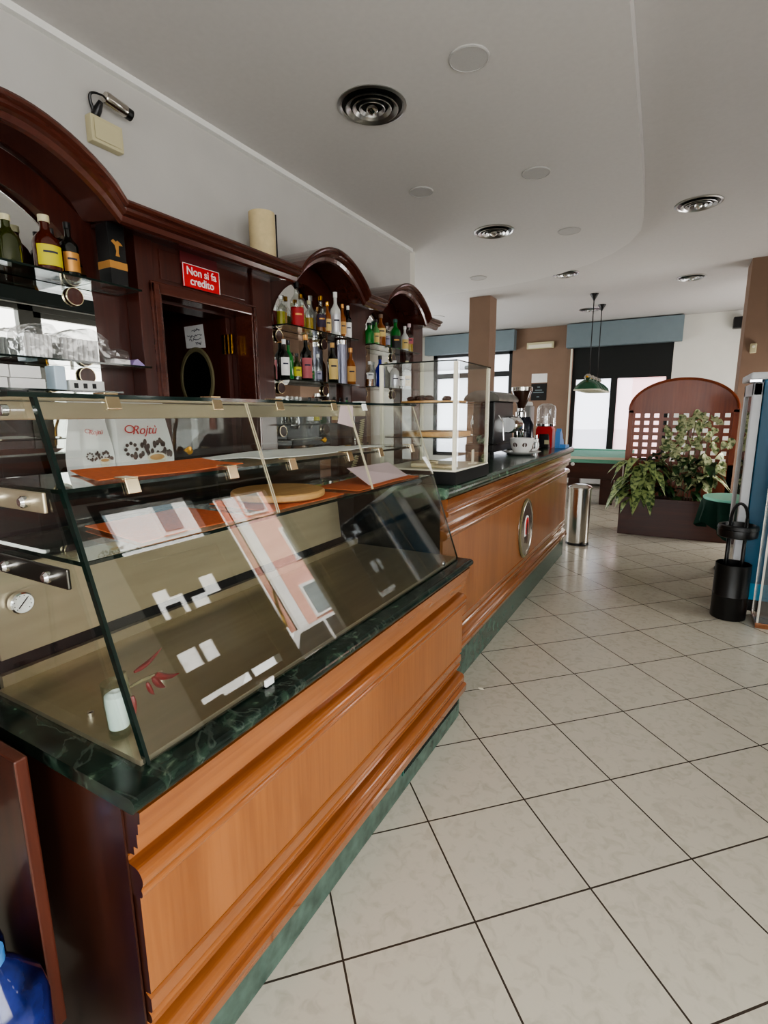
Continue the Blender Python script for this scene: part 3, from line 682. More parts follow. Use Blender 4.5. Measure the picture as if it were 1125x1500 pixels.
# contents of the vitrine
def mat_sheet(name, pts, z, m, label, cat, group=None, wav=0.004, seed=1):
    rr = random.Random(seed); n = 12; b = B()
    (p0, p1, p2, p3) = [Vector((p[0], p[1], z)) for p in pts]
    grid = []
    for i in range(n+1):
        row = []
        for j in range(n+1):
            u, v = i/n, j/n
            q = (p0*(1-u)+p1*u)*(1-v)+(p3*(1-u)+p2*u)*v
            q.z += 0.003+wav*(0.5+0.5*math.sin(u*7+seed)*math.sin(v*5+seed*2))
            row.append(q)
        grid.append(row)
    tv = [[b.bm.verts.new(q+Vector((0, 0, 0.0025))) for q in r] for r in grid]; lv = [[b.bm.verts.new(q) for q in r] for r in grid]
    for i in range(n):
        for j in range(n):
            b.bm.faces.new((tv[i][j], tv[i+1][j], tv[i+1][j+1], tv[i][j+1])); b.bm.faces.new((lv[i][j], lv[i][j+1], lv[i+1][j+1], lv[i+1][j]))
    for i in range(n):
        b.bm.faces.new((tv[i][0], lv[i][0], lv[i+1][0], tv[i+1][0])); b.bm.faces.new((tv[i][n], tv[i+1][n], lv[i+1][n], lv[i][n]))
        b.bm.faces.new((tv[0][i], tv[0][i+1], lv[0][i+1], lv[0][i])); b.bm.faces.new((tv[n][i], lv[n][i], lv[n][i+1], tv[n][i+1]))
    return tag(obj(name, b, m), label, cat, group)
GO = 'orange felt mats on the vitrine shelves'
mat_sheet('felt_mat', [(-1.15, 0.70), (-1.15, 1.16), (-1.44, 1.25), (-1.44, 0.80)], 1.445, 'orange', 'orange felt mat on the middle glass shelf, in front of the coffee bag', 'mat', GO, seed=1)
mat_sheet('felt_mat', [(-1.10, 0.76), (-1.10, 1.13), (-1.40, 1.13), (-1.40, 0.80)], 1.293, 'orange', 'orange felt mat on the lowest glass shelf, near end', 'mat', GO, seed=2)
mat_sheet('felt_mat', [(-1.09, 1.20), (-1.09, 1.62), (-1.38, 1.66), (-1.38, 1.22)], 1.293, 'orange', 'orange felt mat under the round wooden board', 'mat', GO, seed=3)
mat_sheet('felt_mat', [(-1.09, 1.72), (-1.09, 2.28), (-1.34, 2.30), (-1.30, 1.70)], 1.293, 'orange', 'orange felt mat under the pink papers at the far end of the vitrine', 'mat', GO, seed=4)
mat_sheet('paper_sheet', [(-1.165, 1.26), (-1.165, 2.05), (-1.44, 2.0), (-1.44, 1.22)], 1.445, 'paper', 'long crumpled white paper on the middle glass shelf', 'paper', None, 0.012, 5)
b = B(); b.lathe([(0, 1.3055), (0.165, 1.3055), (0.17, 1.31), (0.17, 1.325), (0.165, 1.33), (0, 1.33)], (-1.26, 1.44, 0), 40)
tag(obj('wooden_board', b, 'board_wood'), 'round pale wooden board on an orange mat in the vitrine', 'board')
b = B(); b.hexa([(-1.12, 1.86, 1.302), (-1.14, 2.26, 1.302), (-1.143, 2.26, 1.302), (-1.123, 1.86, 1.302), (-1.22, 1.84, 1.372), (-1.26, 2.28, 1.36), (-1.263, 2.28, 1.36), (-1.223, 1.84, 1.372)])
tag(obj('paper_sheet', b, 'paper_pink'), 'pink paper sheet leaning above the far orange mat', 'paper')
b = B(); b.hexa([(-1.19, 1.735, 1.565), (-1.19, 1.85, 1.545), (-1.192, 1.85, 1.545), (-1.192, 1.735, 1.565), (-1.185, 1.75, 1.636), (-1.185, 1.84, 1.636), (-1.187, 1.84, 1.636), (-1.187, 1.75, 1.636)])
tag(obj('paper_note', b, 'paper_pink'), 'pink paper note stuck behind the top glass flap', 'paper')
b = B(); pts = []
for i in range(220):
    u = i/219; a = i*0.85
    c = Vector((-1.745, 2.82-0.20*u+0.04*math.sin(u*3), 1.57-0.40*u)); pts.append(c+Vector((0.013*math.cos(a), 0.013*math.sin(a), 0)))
tag(obj('coiled_cord', B().tube(pts, 0.0035, 6), 'cream'), 'pale coiled telephone cord hanging behind the vitrine', 'cord')
# tumbler with dried chillies
t = thing('tumbler', 'glass tumbler of white salt with a dried chilli sprig at the vitrine corner', 'glass', (-1.046, 0.622, 0.8835))
c = (-1.046, 0.622, 0.884)
obj('glass_wall', B().lathe([(0, 0.0), (0.022, 0.0), (0.024, 0.004), (0.03, 0.13), (0.028, 0.13), (0.022, 0.012), (0, 0.012)], c, 28), 'shelfglass', t)
obj('salt', B().lathe([(0, 0.022), (0.021, 0.022), (0.025, 0.085), (0.024, 0.1), (0.012, 0.108), (0, 0.10)], c, 24), 'paper', t)
sp = tag(obj('chilli_sprig', B().tube([(-1.032, 0.632, 1.03), (-1.03, 0.645, 0.995), (-1.015, 0.665, 1.005), (-1.0, 0.70, 1.01)], 0.004, 6), 'stem_green'), 'sprig of dried red chillies sticking out of the tumbler', 'dried chillies')
def chilli(a, bb, r):
    a, bb = Vector(a), Vector(bb); pts = [a.lerp(bb, k/6)+Vector((0, 0, -0.006*math.sin(PI*k/6))) for k in range(7)]
    obj('chilli', B().tube(pts, [r*0.5, r*0.95, r, r*0.9, r*0.7, r*0.4, r*0.1], 8), 'chilli', sp)
chilli((-1.0, 0.69, 1.01), (-1.0, 0.755, 0.985), 0.008); chilli((-1.0, 0.685, 1.008), (-1.0, 0.715, 0.968), 0.008); chilli((-1.004, 0.672, 1.0), (-1.0, 0.685, 0.965), 0.006)
chilli((-1.02, 0.655, 1.03), (-1.035, 0.74, 1.05), 0.006); chilli((-1.0, 0.695, 1.012), (-1.004, 0.74, 0.99), 0.007); chilli((-1.005, 0.635, 0.985), (-1.002, 0.632, 0.935), 0.007)
obj('stem_bunch', B().tube([(-1.033, 0.632, 1.035), (-1.028, 0.64, 0.975)], [0.010, 0.006], 7), 'stem_green', sp)

# ------------------------------------------------------------------ back bar
BB = thing('back_bar', 'dark mahogany back bar with three arched cornices and mirrors', 'back bar', (-2.6, 3.0, 0))
XB, XM = -2.745, -2.70
ZV, ZP = 2.605, 2.835
arches = [(0.76, 1.725), (3.04, 3.97), (4.27, 5.22)]
def cornice_line(off=0.0, n=20):
    """(y, z) of the cornice top edge"""
    P = [(-0.6, ZV)]
    for a, c in arches:
        P.append((a, ZV))
        for i in range(1, n):
            u = i/n
            z = ZV+(ZP-ZV)*math.sin(PI*u)**0.75
            P.append((a+(c-a)*u, z))
        P.append((c, ZV))
    P.append((5.5, ZV))
    return P
CL = cornice_line()
def loft_cornice(prof, close=True, mi=0):
    """prof: (x, dz) cross-section swept along the cornice line; offsets measured along the local normal"""
    b = B(); rings = []
    for i, (y, z) in enumerate(CL):
        a = Vector(CL[max(i-1, 0)]); c = Vector(CL[min(i+1, len(CL)-1)]); t = (c-a).normalized(); n = Vector((-t.y, t.x))
        n = Vector((n.x*0.75, max(n.y, 0.45)))
        rings.append([b.bm.verts.new((x, y+n.x*dz, z+n.y*dz)) for x, dz in prof])
    m = len(prof)
    for u, v in zip(rings, rings[1:]):
        for k in range(m if close else m-1):
            b.bm.faces.new((u[k], u[(k+1) % m], v[(k+1) % m], v[k]))
    if close:
        b.bm.faces.new(rings[0]); b.bm.faces.new(list(reversed(rings[-1])))
    return b
obj('cornice', loft_cornice([(-2.74, 0.0), (-2.352, 0.0), (-2.345, -0.012), (-2.352, -0.022), (-2.37, -0.03), (-2.366, -0.046), (-2.38, -0.056), (-2.40, -0.062), (-2.41, -0.085), (-2.43, -0.092), (-2.44, -0.075), (-2.74, -0.03)]), 'mahog_y', BB)
# boards behind the cornice closing the bays (fascia below each straight run)
def arch_fill(y0, y1, zlow):
    pts = [(y, z-0.05) for y, z in CL if y0 <= y <= y1]
    return [(y0, zlow)]+pts+[(y1, zlow)]
# back panel, wall board
b = B(); b.box(XB, XM-0.012, -0.6, 2.0, 0.9, ZV-0.03); b.box(XB, XM-0.012, 2.80, 5.5, 0.9, ZV-0.03); b.box(XB, XM-0.012, 2.0, 2.8, 2.30, ZV-0.03)
for a, c in arches: b.prism([(a, ZV-0.031)]+[(y, z-0.05) for y, z in CL if a < y < c and z > ZV+0.03]+[(c, ZV-0.031)], 0, XB, XM-0.012)
obj('back_panel', b, 'mahog', BB)
# pilasters and door frame
for y0, y1, xf in ((1.92, 2.03, -2.60), (2.80, 2.99, -2.60), (3.985, 4.245, -2.58), (5.24, 5.48, -2.58)):
    p = obj('pilaster', B().box(XM-0.012, xf, y0, y1, 0.9, 2.57, 0.006), 'mahog', BB)
for y0, y1 in ((1.99, 2.055), (2.765, 2.815)):
    b = B(); b.box(-2.74, -2.585, y0, y1, 0.0, 2.33, 0.008); b.box(-2.585, -2.572, y0+0.012, y1-0.02, 0, 2.32, 0.005); obj('door_jamb', b, 'mahog_y', BB)
b = B(); b.box(-2.91, -2.741, 2.041, 2.056, 0, 2.28); b.box(-2.91, -2.741, 2.757, 2.769, 0, 2.28); b.box(-2.91, -2.741, 2.041, 2.769, 2.262, 2.279); obj('door_lining', b, 'mahog', BB)
b = B(); b.box(-2.74, -2.585, 1.99, 2.815, 2.27, 2.335, 0.008); obj('door_head', b, 'mahog_y', BB)
b = B(); b.box(-2.70, -2.62, 2.03, 2.80, 2.335, 2.55); b.box(-2.62, -2.612, 2.08, 2.74, 2.36, 2.52, 0.004); obj('frieze_panel', b, 'mahog', BB)
obj('light_shelf', B().box(-2.70, -2.44, 1.75, 3.04, 2.545, 2.56), 'mahog', BB)
obj('sign_backing', B().box(-2.612, -2.606, 2.22, 2.50, 2.48, 2.57), 'maroon', BB)
# mirrors (arched)
def mirror(y0, y1, zs):
    c, r = (y0+y1)/2, (y1-y0)/2
    pts = [(y0, 1.0), (y1, 1.0), (y1, zs)]+[(c+r*math.cos(PI*i/20), zs+0.46*math.sin(PI*i/20)) for i in range(1, 20)]+[(y0, zs)]
    b = B(); b.prism(pts, 0, XM-0.011, XM-0.004); m = obj('mirror', b, 'mirror', BB, 'arched mirror')
mirror(0.76, 1.725, 2.17); mirror(3.08, 3.93, 2.17); mirror(4.36, 5.17, 2.17)
# base cabinets + worktop
for y0, y1 in ((-0.6, 1.97), (2.83, 4.1), (4.12, 5.48)):
    cb = obj('base_cabinet', B().box(-2.74, -2.32, y0, y1, 0.0, 0.94, 0.004), 'mahog', BB)
    n = max(1, int((y1-y0)/0.6)); w_ = (y1-y0)/n
    for k in range(n): obj('door', B().box(-2.32, -2.302, y0+k*w_+0.02, y0+(k+1)*w_-0.02, 0.1, 0.9, 0.005), 'mahog', BB)
    obj('worktop', B().box(-2.74, -2.29, y0, y1, 0.94, 0.975, 0.004), 'marble', BB)
# glass shelves, each a thing with round brackets
def bshelf(y0, y1, z, label):
    t = thing('glass_shelf', label, 'shelf', (-2.6, (y0+y1)/2, z), 'glass shelves of the back bar')
    hshelf('pane', -2.694, -2.49, y0, y1, z, 0.009, t)
    for yy in (y0+0.14, y1-0.24):
        br = obj('bracket', B().lathe([(0.0, -2.694), (0.040, -2.694), (0.040, -2.686), (0, -2.686)], (0, yy, z-0.055), 28, axis='x'), 'mahog', t)
        obj('rim', B().lathe([(0.040, -2.694), (0.044, -2.69), (0.043, -2.684), (0.040, -2.684)], (0, yy, z-0.055), 28, axis='x'), 'clip', br)
ZU, ZL = 2.245, 1.86
bshelf(0.55, 1.86, ZU, 'upper glass shelf in the near mirror bay, holding the yellow labelled bottle')
bshelf(0.55, 1.88, ZL, 'middle glass shelf in the near mirror bay, holding wrapped cups')
bshelf(0.55, 1.70, 1.722, 'lowest glass shelf in the near mirror bay, with white boxes')
bshelf(3.02, 3.98, ZU, 'upper glass shelf of bottles in the middle arch')
bshelf(3.02, 3.98, ZL, 'lower glass shelf of bottles in the middle arch')
bshelf(3.02, 3.98, 1.53, 'bottom glass shelf of the middle arch, half hidden by the vitrine')
bshelf(4.26, 5.22, ZU, 'upper glass shelf of bottles in the far arch')
bshelf(4.26, 5.22, ZL, 'lower glass shelf in the far arch with the blue bottle')

# corridor door leaf, note
b = B(); b.box(-3.44, -2.78, 2.715, 2.755, 0.0, 2.318, 0.004)
dr = struct('door_2', b, 'mahog')
obj('door_glass', B().lathe([(0, 2.714), (0.145, 2.714), (0.145, 2.711), (0, 2.711)], (-3.10, 0, 1.86), 36, axis='y', sy=1.35), 'black', dr)
obj('window_rim', B().lathe([(0.145, 2.716), (0.152, 2.704), (0.17, 2.704), (0.178, 2.716)], (-3.10, 0, 1.86), 40, axis='y', sy=1.3), 'stem_green', dr)
for xx in (-2.80, -2.765, -2.73): obj('hinge', B().box(xx-0.012, xx+0.008, 2.70, 2.714, 2.02, 2.15, 0.002), 'brass', dr)
nt_ = thing('paper_note', 'white handwritten note taped to the dark door behind the bar', 'paper', (-3.095, 2.7125, 2.16))
obj('sheet', B().hexa([(-3.19, 2.7140, 2.085), (-2.99, 2.7140, 2.078), (-2.99, 2.7125, 2.078), (-3.19, 2.7125, 2.085), (-3.20, 2.714, 2.237), (-3.005, 2.714, 2.24), (-3.005, 2.7125, 2.24), (-3.20, 2.7125, 2.237)]), 'paper', nt_)
b = B()
rr = random.Random(3)
for z, x0_, x1_ in ((2.205, -3.12, -3.04), (2.165, -3.17, -3.02), (2.14, -3.15, -3.03), (2.11, -3.09, -3.03)):
    pts = []; n = 16
    for i in range(n+1): pts.append((x0_+(x1_-x0_)*i/n, 2.711, z+rr.uniform(-0.011, 0.011)))
    b.tube(pts, 0.0018, 5)
obj('handwriting', b, 'ink', nt_)
# red sign
sg = thing('credit_sign', 'red sign reading Non si fa credito above the bar doorway', 'sign', (-2.605, 2.36, 2.40))
obj('plate', B().box(-2.6055, -2.598, 2.225, 2.505, 2.352, 2.482, 0.0015), 'red_sign', sg)
b = B()
for y0_, y1_, z0_, z1_ in ((2.225, 2.229, 2.352, 2.482), (2.501, 2.505, 2.352, 2.482), (2.225, 2.505, 2.479, 2.482)): b.box(-2.5981, -2.5972, y0_, y1_, z0_, z1_)
obj('border', b, 'paper', sg)
tm = face_px(-2.5975, 2.365, 2.415); tm.translation -= Vector(sg.location)
text_mesh('lettering', 'Non si fa\ncredito', 0.064, 'paper', sg, tm, 0.0006, 0.0007, 0, 0.98, 0.85)

# ------------------------------------------------------------------ bottles
def bottle(x, y, z, h, r, body, label, cap, desc, group, lab=None, lz=(0.12, 0.48), neck=0.62, liquid=None, capm=None, fat=False):
    t = thing('bottle', desc, 'bottle', (x, y, z), group)
    c = (x, y, z+0.0008)
    nr = r*0.34
    if fat: prof = [(0, 0), (r*0.92, 0), (r, 0.02*h), (r, 0.50*h), (r*0.86, 0.60*h), (nr*1.2, 0.72*h), (nr, 0.78*h), (nr, 0.90*h), (nr*1.15, 0.905*h), (nr*1.15, 0.92*h), (0, 0.92*h)]
    else: prof = [(0, 0), (r*0.92, 0), (r, 0.015*h), (r, (neck-0.06)*h), (r*0.9, neck*h), (r*0.55, (neck+0.07)*h), (nr, (neck+0.13)*h), (nr*0.95, 0.91*h), (nr*1.15, 0.915*h), (nr*1.15, 0.93*h), (0, 0.93*h)]
    obj('glass_body', B().lathe(prof, c, 20), BC[body], t)
    if liquid: obj('liquid', B().lathe([(0, 0.012*h), (r*0.93, 0.012*h), (r*0.93, 0.45*h), (0, 0.45*h)], c, 20), BC[liquid], t)
    if lab: 
        a0 = math.atan2(-y, -x)+0.25; b = B(); rr_ = r*1.02+0.0006; hw_ = 0.95; n_ = 10
        cols_ = [[b.bm.verts.new((x+rr_*math.cos(a0-hw_+2*hw_*i/n_), y+rr_*math.sin(a0-hw_+2*hw_*i/n_), z+q*h)) for q in lz] for i in range(n_+1)]
        for u_, v_ in zip(cols_, cols_[1:]): b.bm.faces.new((u_[0], v_[0], v_[1], u_[1])).smooth = True
        lo = obj('label', b, LC[lab], t)
        b = B(); pz = z+h*(lz[0]*0.35+lz[1]*0.65)
        cols_ = [[b.bm.verts.new((x+(rr_+0.0006)*math.cos(a0-0.5+i*0.125), y+(rr_+0.0006)*math.sin(a0-0.5+i*0.125), pz+q*h)) for q in (-0.018, 0.018)] for i in range(9)]
        for u_, v_ in zip(cols_, cols_[1:]): b.bm.faces.new((u_[0], v_[0], v_[1], u_[1]))
        obj('label_print', b, 'ink' if lab not in ('blackl', 'purple', 'green', 'red') else 'gold', lo)
    obj('cap', B().lathe([(nr*1.12, 0.88*h), (nr*1.2, 0.885*h), (nr*1.2, h), (0, h)], c, 14), capm or cap, t)
    return t
XS = -2.575
GU2, GL2, GU3, GL3, GU1 = 'bottles on the upper shelf of the middle arch', 'bottles on the lower shelf of the middle arch', 'bottles on the upper shelf of the far arch', 'bottles on the lower shelf of the far arch', 'bottles on the upper shelf of the near mirror'
K, Wt, Br = M_['black'], M_['white'], M_['brass']
bottle(XS, 1.285, ZU, 0.20, 0.05, 'olive', 0, M_['cream'], 'dark green squat bottle at the left picture edge of the near upper shelf', GU1, None, fat=True)
bottle(XS, 1.16, ZU, 0.26, 0.04, 'clear', 0, K, 'clear bottle at the far left of the near upper shelf', GU1, 'white')
bottle(XS, 1.447, ZU, 0.245, 0.058, 'brown', 0, M_['cream'], 'squat brown liqueur bottle with a big yellow label', GU1, 'yellow', (0.1, 0.46), fat=True)
bottle(XS, 1.55, ZU, 0.245, 0.04, 'dark', 0, K, 'black wine bottle with a gold label beside the yellow labelled one', GU1, 'gold', (0.1, 0.45))
bottle(-2.645, 1.513, ZU, 0.22, 0.03, 'dark', 0, K, 'thin black bottle behind the yellow labelled one', GU1, None)
bottle(XS, 3.06, ZU, 0.20, 0.034, 'clear', 0, Wt, 'short clear bottle of yellow liqueur, first on the middle arch upper shelf', GU2, None, liquid='yellowgreen')
bottle(-2.62, 3.13, ZU, 0.22, 0.034, 'clear', 0, K, 'clear bottle of pale liqueur behind the yellow liqueur', GU2, None, liquid='pale')
bottle(XS, 3.245, ZU, 0.33, 0.052, 'clear', 0, K, 'tall clear bottle of red liqueur with a black stopper', GU2, 'red', (0.05, 0.42), liquid='red')
bottle(-2.63, 3.36, ZU, 0.27, 0.04, 'clear', 0, Br, 'clear bottle of yellow grappa behind the red liqueur', GU2, None, liquid='yellowgreen')
bottle(-2.62, 3.45, ZU, 0.24, 0.036, 'clear', 0, M_['cream'], 'clear bottle of gold liqueur between the red and purple labelled bottles', GU2, None, liquid='pale')
bottle(XS, 3.545, ZU, 0.285, 0.044, 'clear', 0, M_['brass'], 'whisky bottle with a dark purple label and cream band', GU2, 'purple', (0.16, 0.5), liquid='amber')
bottle(XS, 3.64, ZU, 0.26, 0.03, 'amber', 0, M_['brass'], 'slim amber bottle right of the purple labelled whisky', GU2, 'cream')
bottle(XS, 3.755, ZU, 0.355, 0.044, 'white', 0, Wt, 'tallest white frosted bottle on the middle arch upper shelf', GU2, 'silver', (0.1, 0.5))
bottle(XS, 3.86, ZU, 0.28, 0.032, 'amber', 0, M_['gold'], 'amber bottle with orange label, second from the right end of the upper shelf', GU2, 'orange')
bottle(XS, 3.945, ZU, 0.28, 0.032, 'dark', 0, Wt, 'dark bottle with white cap and white label at the right end of the upper shelf', GU2, 'white', (0.05, 0.5))
bottle(XS, 3.075, ZL, 0.285, 0.038, 'dark', 0, Wt, 'black wine bottle with white label, first on the middle arch lower shelf', GL2, 'white', (0.1, 0.55))
bottle(-2.60, 3.155, ZL, 0.29, 0.036, 'green', 0, K, 'bright green bottle beside the first black wine bottle', GL2, None)
bottle(XS, 3.22, ZL, 0.20, 0.034, 'olive', 0, K, 'short olive bottle with olive label on the lower shelf', GL2, 'yellow', (0.15, 0.5))
bottle(XS, 3.335, ZL, 0.35, 0.046, 'dark', 0, M_['gold'], 'tall black bottle with pink label on the lower shelf', GL2, 'pink', (0.06, 0.5))
bottle(-2.61, 3.43, ZL, 0.24, 0.034, 'clear', 0, K, 'clear bottle with dark label beside the pink labelled bottle', GL2, 'green', (0.1, 0.35))
bottle(XS, 3.49, ZL, 0.22, 0.03, 'clear', 0, Wt, 'small clear bottle with grey label on the lower shelf', GL2, 'grey', (0.1, 0.4))
bottle(XS, 3.695, ZL, 0.33, 0.046, 'dark', 0, M_['label_x'] if 'label_x' in M_ else LC['orange'], 'black bottle with cream label and orange cap on the lower shelf', GL2, 'cream', (0.1, 0.6))
bottle(-2.545, 3.928, ZL, 0.31, 0.046, 'amber', 0, M_['gold'], 'wide amber bottle with orange label at the end of the lower shelf', GL2, 'orange', (0.08, 0.5), fat=True)
tb = thing('gift_tube', 'tall lilac grey gift tube between bottles on the lower shelf', 'tube', (XS, 3.84, ZL))
obj('body', B().lathe([(0, 0.0), (0.042, 0.0), (0.042, 0.33), (0, 0.33)], (XS, 3.84, ZL+0.001), 24), mat('tube_lilac', srgb(142, 142, 160), 0.35, 0.4), tb)
obj('lid', B().lathe([(0.0435, 0.33), (0.0435, 0.365), (0, 0.366)], (XS, 3.84, ZL+0.001), 24), 'chrome', tb)
GB = 'bottles on the bottom shelf of the middle arch'
for k, (yy, h, bd, lb, ds) in enumerate(((3.36, 0.2, 'dark', 'white', 'small dark bottle just showing above the vitrine'), (3.44, 0.2, 'olive', 'yellow', 'small olive bottle just showing above the vitrine'), (3.70, 0.22, 'amber', 'cream', 'small amber bottle just showing above the vitrine'),
                            (3.80, 0.21, 'clear', 'white', 'small clear bottle with white label just showing above the vitrine'), (3.90, 0.22, 'green', 'orange', 'small green bottle just showing above the vitrine'))):
    bottle(XS, yy, 1.53, h, 0.03, bd, 0, K, ds, GB, lb)
def goblet(x, y, z, desc, grp, s=1.0):
    t = thing('stemmed_glass', desc, 'glass', (x, y, z), grp)
    obj('bowl', B().lathe([(0.004, 0.085*s), (0.022*s, 0.1*s), (0.036*s, 0.13*s), (0.034*s, 0.19*s), (0.033*s, 0.19*s), (0.034*s, 0.13*s), (0.02*s, 0.104*s), (0.0, 0.09*s)], (x, y, z+0.001), 20), 'glass', t)
    obj('stem', B().lathe([(0.03*s, 0), (0.028*s, 0.004), (0.005, 0.012), (0.004, 0.085*s)], (x, y, z+0.001), 16), 'glass', t)
goblet(XS, 3.09, 1.53, 'stemmed glass just above the vitrine, left of the middle arch', 'stemmed glasses of the back bar', 1.1)
goblet(XS, 3.20, 1.53, 'second stemmed glass just above the vitrine', 'stemmed glasses of the back bar', 1.1)
bottle(XS, 4.30, ZU, 0.19, 0.05, 'green', 0, K, 'squat dark green bottle at the near end of the far arch upper shelf', GU3, None, fat=True)
bottle(XS, 4.43, ZU, 0.24, 0.034, 'palegreen', 0, K, 'green bottle left of the cream labelled bottle in the far arch', GU3, 'cream')
bottle(XS, 4.52, ZU, 0.30, 0.05, 'amber', 0, M_['brown'], 'amber bottle with cream label in the far arch', GU3, 'cream', (0.3, 0.56))
bottle(XS, 4.64, ZU, 0.24, 0.036, 'clear', 0, K, 'clear bottle right of the amber one in the far arch', GU3, 'grey')
bottle(XS, 4.82, ZU, 0.30, 0.056, 'green', 0, M_['grille'], 'large green bottle with black label in the far arch', GU3, 'blackl', (0.05, 0.45))
bottle(XS, 5.03, ZU, 0.26, 0.04, 'white', 0, Wt, 'white bottle near the end of the far arch upper shelf', GU3, 'cream')
bottle(XS, 5.13, ZU, 0.30, 0.046, 'clear', 0, M_['paper_pink'], 'clear bottle with pink cap at the end of the far arch upper shelf', GU3, 'pink', (0.3, 0.5), liquid='pale')
bottle(XS, 4.30, ZL, 0.23, 0.04, 'clear', 0, Wt, 'clear bottle of amber drink left of the blue bottle', GL3, 'white', (0.3, 0.55), liquid='amber')
bottle(XS, 4.50, ZL, 0.30, 0.046, 'blue', 0, K, 'deep blue bottle on the far arch lower shelf', GL3, None)
bottle(XS, 4.80, ZL, 0.28, 0.05, 'white', 0, Wt, 'white bottle right of the blue one', GL3, 'silver')
bottle(XS, 4.94, ZL, 0.27, 0.045, 'clear', 0, Wt, 'clear bottle on the far arch lower shelf', GL3, 'white')
bottle(XS, 5.08, ZL, 0.30, 0.045, 'white', 0, M_['cream'], 'white bottle at the end of the far arch lower shelf', GL3, 'cream')
# carton, wrapped packs, boxes
t = thing('bottle_carton', 'black gift carton with gold band on the near upper shelf', 'box', (XS, 1.77, ZU))
obj('box', B().box(XS-0.05, XS+0.045, 1.722, 1.815, ZU+0.001, ZU+0.295, 0.003), 'black', t)
obj('gold_band', B().box(XS-0.051, XS+0.0462, 1.7205, 1.8165, ZU+0.085, ZU+0.12), 'gold', t)
def emblem_bird(x, y, z):
    b = B(); b.prism([(y-0.03, z+0.02), (y-0.018, z+0.032), (y-0.004, z+0.022), (y+0.004, z+0.03), (y+0.02, z+0.022), (y+0.032, z+0.01), (y+0.01, z+0.008), (y+0.006, z-0.03), (y+0.012, z-0.045), (y-0.012, z-0.045), (y-0.006, z-0.02), (y-0.012, z+0.006)], 0, x, x+0.001); return b
obj('emblem', emblem_bird(XS+0.0455, 1.768, ZU+0.19), 'gold', t)
def wrapped(y0, y1, label):
    t = thing('wrapped_pack', label, 'pack', (-2.58, (y0+y1)/2, ZL), 'plastic wrapped packs on the near middle shelf')
    b = B(); b.box(-2.66, -2.515, y0, y1, ZL+0.001, ZL+0.15)
    bmesh.ops.subdivide_edges(b.bm, edges=b.bm.edges[:], cuts=6, use_grid_fill=True)
    rr = random.Random(int(y0*100))
    for v in b.bm.verts:
        if v.co.z > ZL+0.02:
            k = (v.co.z-ZL)/0.15; cy = (v.co.y-(y0+y1)/2)/((y1-y0)/2)
            v.co.z -= 0.04*k*abs(cy)**3; v.co += Vector((rr.uniform(-.006, .006), rr.uniform(-.006, .006), rr.uniform(-.006, .006)))
    for f in b.bm.faces: f.smooth = True
    obj('wrapper', b, 'plastic_bag', t)
    n = 7
    for k in range(n):
        yy = y0+0.03+(y1-y0-0.06)*k/(n-1)
        obj('paper_cup', B().lathe([(0.018, 0.0), (0.026, 0.10), (0.028, 0.102), (0.0, 0.095)], (-2.59, yy, ZL+0.006), 14, sy=0.5), 'paper' if k % 3 else 'palegreen_x' if 'palegreen_x' in M_ else 'paper', t)
    return t
wrapped(1.27, 1.44, 'clear wrapped pack of cups, the left one on the near middle shelf')
wrapped(1.45, 1.66, 'clear wrapped pack of cups, the right one on the near middle shelf')
b = B(); b.prism([(1.30, ZL+0.15), (1.36, ZL+0.1505), (1.35, ZL+0.16), (1.31, ZL+0.16)], 0, -2.6, -2.58)
bm_leaf = b; bm_leaf.bm.free()
t = thing('napkin_pack', 'crumpled clear pack of napkins beside the wrapped cups', 'pack', (-2.58, 1.75, ZL))
b = B(); b.blob((-2.58, 1.745, ZL+0.045), 0.06, 0.9, 1.1, 0.7, seed=4, jit=0.25); obj('wrapper', b, 'plastic_bag', t)
obj('napkins', B().box(-2.62, -2.54, 1.70, 1.79, ZL+0.003, ZL+0.03, 0.004), 'paper', t)
b = B(); b.prism([(1.80, ZL+0.001), (1.875, ZL+0.001), (1.87, ZL+0.012), (1.835, ZL+0.038), (1.815, ZL+0.03)], 0, -2.60, -2.54)
tag(obj('packet', b, 'lav'), 'small lilac packet at the right tip of the near middle shelf', 'packet')
bottle(XS, 1.165, ZL, 0.20, 0.03, 'dark', 0, Wt, 'dark bottle at the left picture edge on the near middle shelf', 'bottles on the middle shelf of the near mirror', 'green')
Z3 = 1.722
for y0_, y1_, z0_, z1_, l in ((1.06, 1.19, 0, 0.045, 'white carton at the bottom left of the near lowest shelf'), (1.20, 1.345, 0, 0.045, 'white carton at the bottom right of the near lowest shelf'), (1.05, 1.20, 0.046, 0.10, 'white carton stacked on the bottom left carton'), (1.205, 1.33, 0.046, 0.10, 'white carton stacked on the bottom right carton')):
    b = B(); b.box(-2.66, -2.53, y0_, y1_, Z3+z0_+0.001, Z3+z1_, 0.003)
    tag(obj('carton', b, 'paper'), l, 'box', 'white cartons on the near lowest shelf')
b = B(); b.box(-2.63, -2.55, 1.40, 1.452, Z3+0.001, Z3+0.112, 0.006)
tag(obj('napkin_dispenser', b, mat('pale_blue', srgb(206, 222, 236), 0.4)), 'pale blue upright box right of the white cartons', 'box')
t = thing('power_strip', 'white socket strip at the right of the near lowest shelf', 'socket', (-2.58, 1.55, Z3))
obj('body', B().box(-2.61, -2.55, 1.465, 1.64, Z3+0.001, Z3+0.05, 0.006), 'white', t)
for k in range(3): obj('socket_hole', B().box(-2.5505, -2.549, 1.485+k*0.045, 1.505+k*0.045, Z3+0.012, Z3+0.036), 'black', t)
